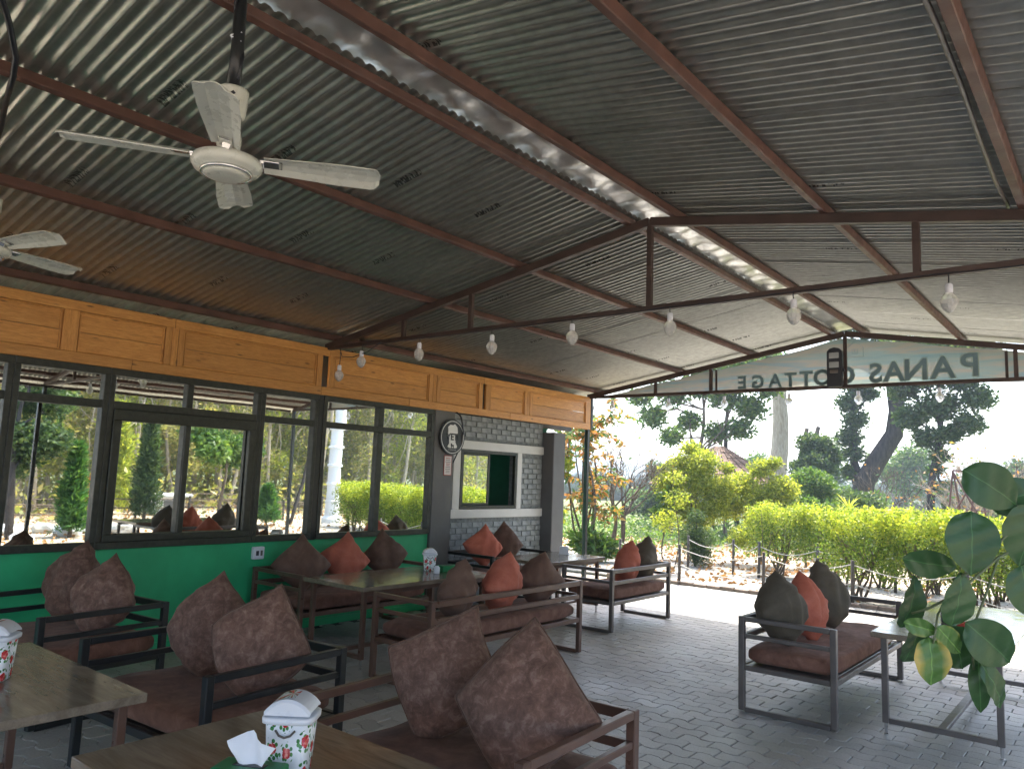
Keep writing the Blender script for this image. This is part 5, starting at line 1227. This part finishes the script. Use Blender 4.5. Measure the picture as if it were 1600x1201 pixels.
# clumps of middle-distance growth
for k, (x, y_, h, nm, lb, sd_) in enumerate(((-15, 27, 1.3, 'bush', 'round bush in the field left of the bare tree', 91), (-17.5, 33, 1.6, 'bush', 'bluish bush in the field seen behind the bare tree', 92), (-2.2, 27, 1.6, 'bush', 'hazy bush behind the swing frame', 94), (-8.8, 32, 1.8, 'bush', 'hazy bush left of the curved trunk', 95), (-13, 36, 1.9, 'bush', 'hazy bush behind the round hut', 96))):
    cl = rclumps(np.random.default_rng(sd_), 7, (0, 0, h*.55), (h*.8, h*.6, h*.35), h*.35)
    make_tree(nm, lb, 'bush', (x, y_, 0), h*.6, .05, cl, 3000, .13, 'lf_mid' if k % 2 else 'lf_dark', 'bark', sd_)
for k, (x, y_, H_, lb) in enumerate(((-27, 52, 3.6, 'hazy rounded tree at the field edge left of the bare tree'), (-24.5, 58, 4.2, 'hazy tall tree in the distance behind the bare tree'), (-17.5, 44, 3.4, 'hazy spreading tree behind the yellow shrub'), (-14, 48, 4.4, 'hazy tree between the yellow shrub and the big trunk'), (-9.6, 46, 4.6, 'hazy tree behind the dark round tree'), (-4.2, 44, 3.4, 'hazy tree behind the swing frame at the right edge'))):
    cl = rclumps(np.random.default_rng(300+k), 10, (0, 0, H_*.62), (H_*.42, H_*.35, H_*.28), H_*.22)
    make_tree('hazy_tree', lb, 'tree', (x, y_, 0), H_*.7, .12, cl, 5000, .2, ('lf_mid', 'lf_dark')[k % 2], 'bark', 310+k)
# distant woods and hills
r_ = np.random.default_rng(101); n = 60000
th = r_.uniform(R(85), R(160), n); dd = r_.choice([70, 95, 130, 180], n, p=[.14, .22, .30, .34])+r_.uniform(-6, 6, n)
hh = (2.2+1.6*np.sin(th*31+dd)+1.2*np.sin(th*77))*dd/90*.4; hh = np.clip(hh, .6, None)
P = np.c_[np.cos(th)*dd, np.sin(th)*dd, r_.uniform(0, 1, n)**.7*hh]
me = leaf_mesh('distant_woods', P, 1.0, 'wood_far', r_, .8, .2); me.vertices.foreach_get('co', np.zeros(len(me.vertices)*3, np.float32))
o = link(bpy.data.objects.new('distant_woods', me)); o['kind'] = 'stuff'; tag(o, 'hazy far-off belts of trees beyond the fields', 'woods')
b = NB('wooded_hill'); v = b.coords('Object'); b.base(b.ramp(b.noise(v, .06, 6), [(.3, (.05, .07, .035)), (.7, (.12, .12, .07))])); b.set(1, 0, 0); M['hill'] = b.m
mb = MB(); na, nr = 120, 8
for i in range(na+1):
    a = R(60)+R(120)*i/na
    for j in range(nr+1):
        r2 = 300+j*22; hgt = 1.35*(7+3.5*math.sin(a*9)+2.5*math.sin(a*23+1)+1.2*math.sin(a*61)+(8 if a > R(115) else 0)*min(1, max(0, (a-R(115))/.4)))*math.sin(math.pi*min(1, j/nr*.9+.0))**.8
        mb.v.append((math.cos(a)*r2, math.sin(a)*r2, -.2+max(0, hgt)+.4*math.sin(i*1.7+j*2)))
for i in range(na):
    for j in range(nr): a = i*(nr+1)+j; mb.f.append((a, a+1, a+nr+2, a+nr+1))
struct(mb.build('hills', 'hill', smooth=True))

# =================================================================== EAST SIDE (mirrored in the windows)
# whitewashed ribbed tower
tw = thing('white_tower', 'white ribbed masonry column mirrored in the right window', 'column', (5.3, 14.6, 0))
MB().lathe([(.30, -.1), (.30, .12), (.22, .2), (.20, .8), (.19, 1.5), (.18, 2.4), (.17, 3.6), (.2, 3.7), (.2, 3.9), (0, 4.0)], 24).build('shaft', 'white_wash', tw, smooth=False)
for z in (.62, 1.15, 1.7, 2.25, 2.8): MB().lathe([(.18, z-.05), (.225, z-.04), (.225, z+.01), (.205, z+.03), (.18, z+.05)], 24).build('collar', 'white_wash', tw, smooth=False)
# white counter box
wb = thing('white_counter', 'white roadside counter box mirrored in the sliding window', 'counter', (10.2, 11.9, 0), R(15))
bar('body', wb, (0, 0, .28), (.9, 1.1, .5), 'white_wash', .01); bar('slab', wb, (0, 0, .58), (1.15, 1.5, .08), 'white_wash', .01); bar('opening', wb, (-.46, .1, .28), (.02, .35, .3), 'pillar', .002)
# rocks
for k in range(14):
    x, y_ = rnd.uniform(4.2, 7.5), rnd.uniform(5.6, 8.6); s = rnd.uniform(.12, .34)
    bm = bmesh.new(); bmesh.ops.create_icosphere(bm, subdivisions=2, radius=s)
    for v in bm.verts: v.co *= 1+.22*math.sin(v.co.x*17+k)*math.cos(v.co.y*13+k*2); v.co.z *= .55
    me = bpy.data.meshes.new('rock'); bm.to_mesh(me); bm.free(); me.materials.append(M['white_wash'] if k % 2 else M['stone'])
    tag(link(bpy.data.objects.new('rock', me), None, (x, y_, s*.2)), 'pale rock in the rockery mirrored at the bottom of the left windows', 'rock', 'rockery stones')
# rail fence
for k in range(2):
    fx = 8.4+k*3.6; ft = thing('rail_fence', 'low dark pole fence mirrored in the windows, %s line' % ('nearer' if k == 0 else 'farther'), 'fence', (fx, 0, 0))
    for i in range(11): MB().tube([(0, 7+i*1.6, -.1), (0, 7+i*1.6, .62)], .035, 6).build('post', 'post_wood', ft)
    for z in (.28, .52): MB().tube([(0, 7, z), (.02, 15, z+.02), (0, 23, z)], .022, 6).build('rail', 'bark', ft)
# conifers
def conifer(loc, H, W_, label, mat='lf_conifer', seed=1, n=5000):
    r_ = np.random.default_rng(seed); t = thing('conifer', label, 'conifer', loc); MB().tube([(0, 0, -.1), (0, 0, H*.9)], [.05, .015], 7).build('trunk', 'bark', t)
    z = r_.uniform(0, 1, n)**.8; a = r_.uniform(0, 6.28, n); rad = W_*(1-z)**.75*(.55+.45*r_.uniform(size=n))*(1+.3*np.sin(a*3+z*13)+.2*np.sin(a*7-z*31)); P = np.c_[np.cos(a)*rad, np.sin(a)*rad, .08+z*H]
    link(bpy.data.objects.new('crown', leaf_mesh('crown', P, .19, mat, r_, .2, .9)), t); return t
conifer((5.2, 7.3, 0), 1.9, .3, 'green conifer mirrored in the second window bay', seed=1)
conifer((8.1, 10.3, 0), 2.9, .38, 'tall dark green conifer mirrored in the left of the sliding window', seed=2, mat='lf_dark', n=6000)
conifer((10.8, 10.6, 0), 3.3, .55, 'yellowish conifer mirrored at the left jamb of the sliding window', 'lf_yel', 3, 6000)
conifer((6.6, 13.2, 0), .95, .32, 'small green conifer mirrored in the narrow window', seed=4)
cl = rclumps(np.random.default_rng(6), 10, (0, 0, 2.6), (.8, .8, 1.3), .5)
make_tree('dark_tree', 'dark leafy tree mirrored in the second window bay', 'tree', (5.2, 6.1, 0), 3.2, .09, cl, 8000, .12, 'lf_dark', 'bark_dark', 111)
cl = rclumps(np.random.default_rng(16), 12, (0, 0, 4.2), (1.3, 1.3, 1.2), .7)
make_tree('dark_tree', 'tall dark tree mirrored in the left toplights', 'tree', (7.2, 6.6, 0), 4.6, .12, cl, 8000, .14, 'lf_dark', 'bark_dark', 116)
cl = [(0, 0, 2.2, .6), (.5, .6, 1.9, .5), (-.5, -.6, 2.0, .5), (.3, 1.0, 2.3, .5), (0, -.8, 2.5, .5)]
make_tree('drooping_tree', 'dark drooping-leaved small tree mirrored in the right half of the sliding window', 'tree', (7.0, 11.9, 0), 2.4, .06, cl, 3200, .17, 'lf_mid', 'bark', 112, droop=.7)
make_tree('flowering_shrub', 'red and yellow leaved shrub mirrored low in the sliding window', 'shrub', (10.0, 9.6, 0), 1.0, .03, [(0, 0, .7, .4), (.2, .3, 1.1, .35), (0, -.3, .5, .35)], 1500, .12, 'lf_red', 'bark', 113)
make_tree('leaning_tree', 'slim dark leaning tree mirrored in the narrow window', 'tree', (6.6, 14.0, 0), 5.5, .06, [(0, 0, 4.6, .8), (.5, .4, 5.2, .8)], 1500, .17, 'lf_teak', 'bark_dark', 114, lean=(.2, 1.0), fork=1.2)
# teak plantation
protos = []
for k in range(6):
    r_ = np.random.default_rng(200+k); H = r_.uniform(8, 11)
    cls = [(r_.normal(0, .45), r_.normal(0, .45), z, r_.uniform(.5, .95)) for z in np.linspace(1.5, H, 14)]
    t = make_tree('teak_tree', 'slender plantation tree with dry yellow-green leaves mirrored in the windows', 'tree', (0, 0, 0), H, r_.uniform(.06, .10), cls, 2600, .15, 'lf_teak' if k % 3 else 'lf_yel', 'bark_pale', 210+k, 'plantation trees mirrored in the windows', lean=(r_.normal(0, .3), r_.normal(0, .3)), twigs=2, shell=.3)
    protos.append(t)
spots = []
rr_ = random.Random(9)
for gx in range(15):
    for gy in range(26):
        x = 13.0+gx*1.5+rr_.uniform(-.5, .5); y_ = 4+gy*2.0+rr_.uniform(-.7, .7)
        if y_ < (x+13.34)*.22 or y_ > (x+13.34)*1.12+2: continue
        spots.append((x, y_))
for i, (x, y_) in enumerate(spots[:290]):
    k = i % 6
    if i < 6: protos[k].location = (x, y_, 0); protos[k].rotation_euler = (0, 0, rr_.uniform(0, 6))
    else: dup(protos[k], (x, y_, 0), rr_.uniform(0, 6.28), scale=rr_.uniform(.85, 1.15))
print('teaks', len(spots))


# =================================================================== HAZE
hz = MB().box((0, 120, 9), (1300, 1140, 22)).build('haze', 'joint'); hz['kind'] = 'stuff'
tag(hz, 'thin pale haze in the air over the fields', 'haze')
hm = bpy.data.materials.new('haze_air'); hm.use_nodes = True; ht = hm.node_tree; ht.nodes.clear()
ho = ht.nodes.new('ShaderNodeOutputMaterial'); hp = ht.nodes.new('ShaderNodeVolumePrincipled')
hp.inputs['Color'].default_value = (.72, .84, 1, 1); hp.inputs['Density'].default_value = .0019; hp.inputs['Anisotropy'].default_value = .3
ht.links.new(hp.outputs[0], ho.inputs['Volume']); hz.data.materials.clear(); hz.data.materials.append(hm)
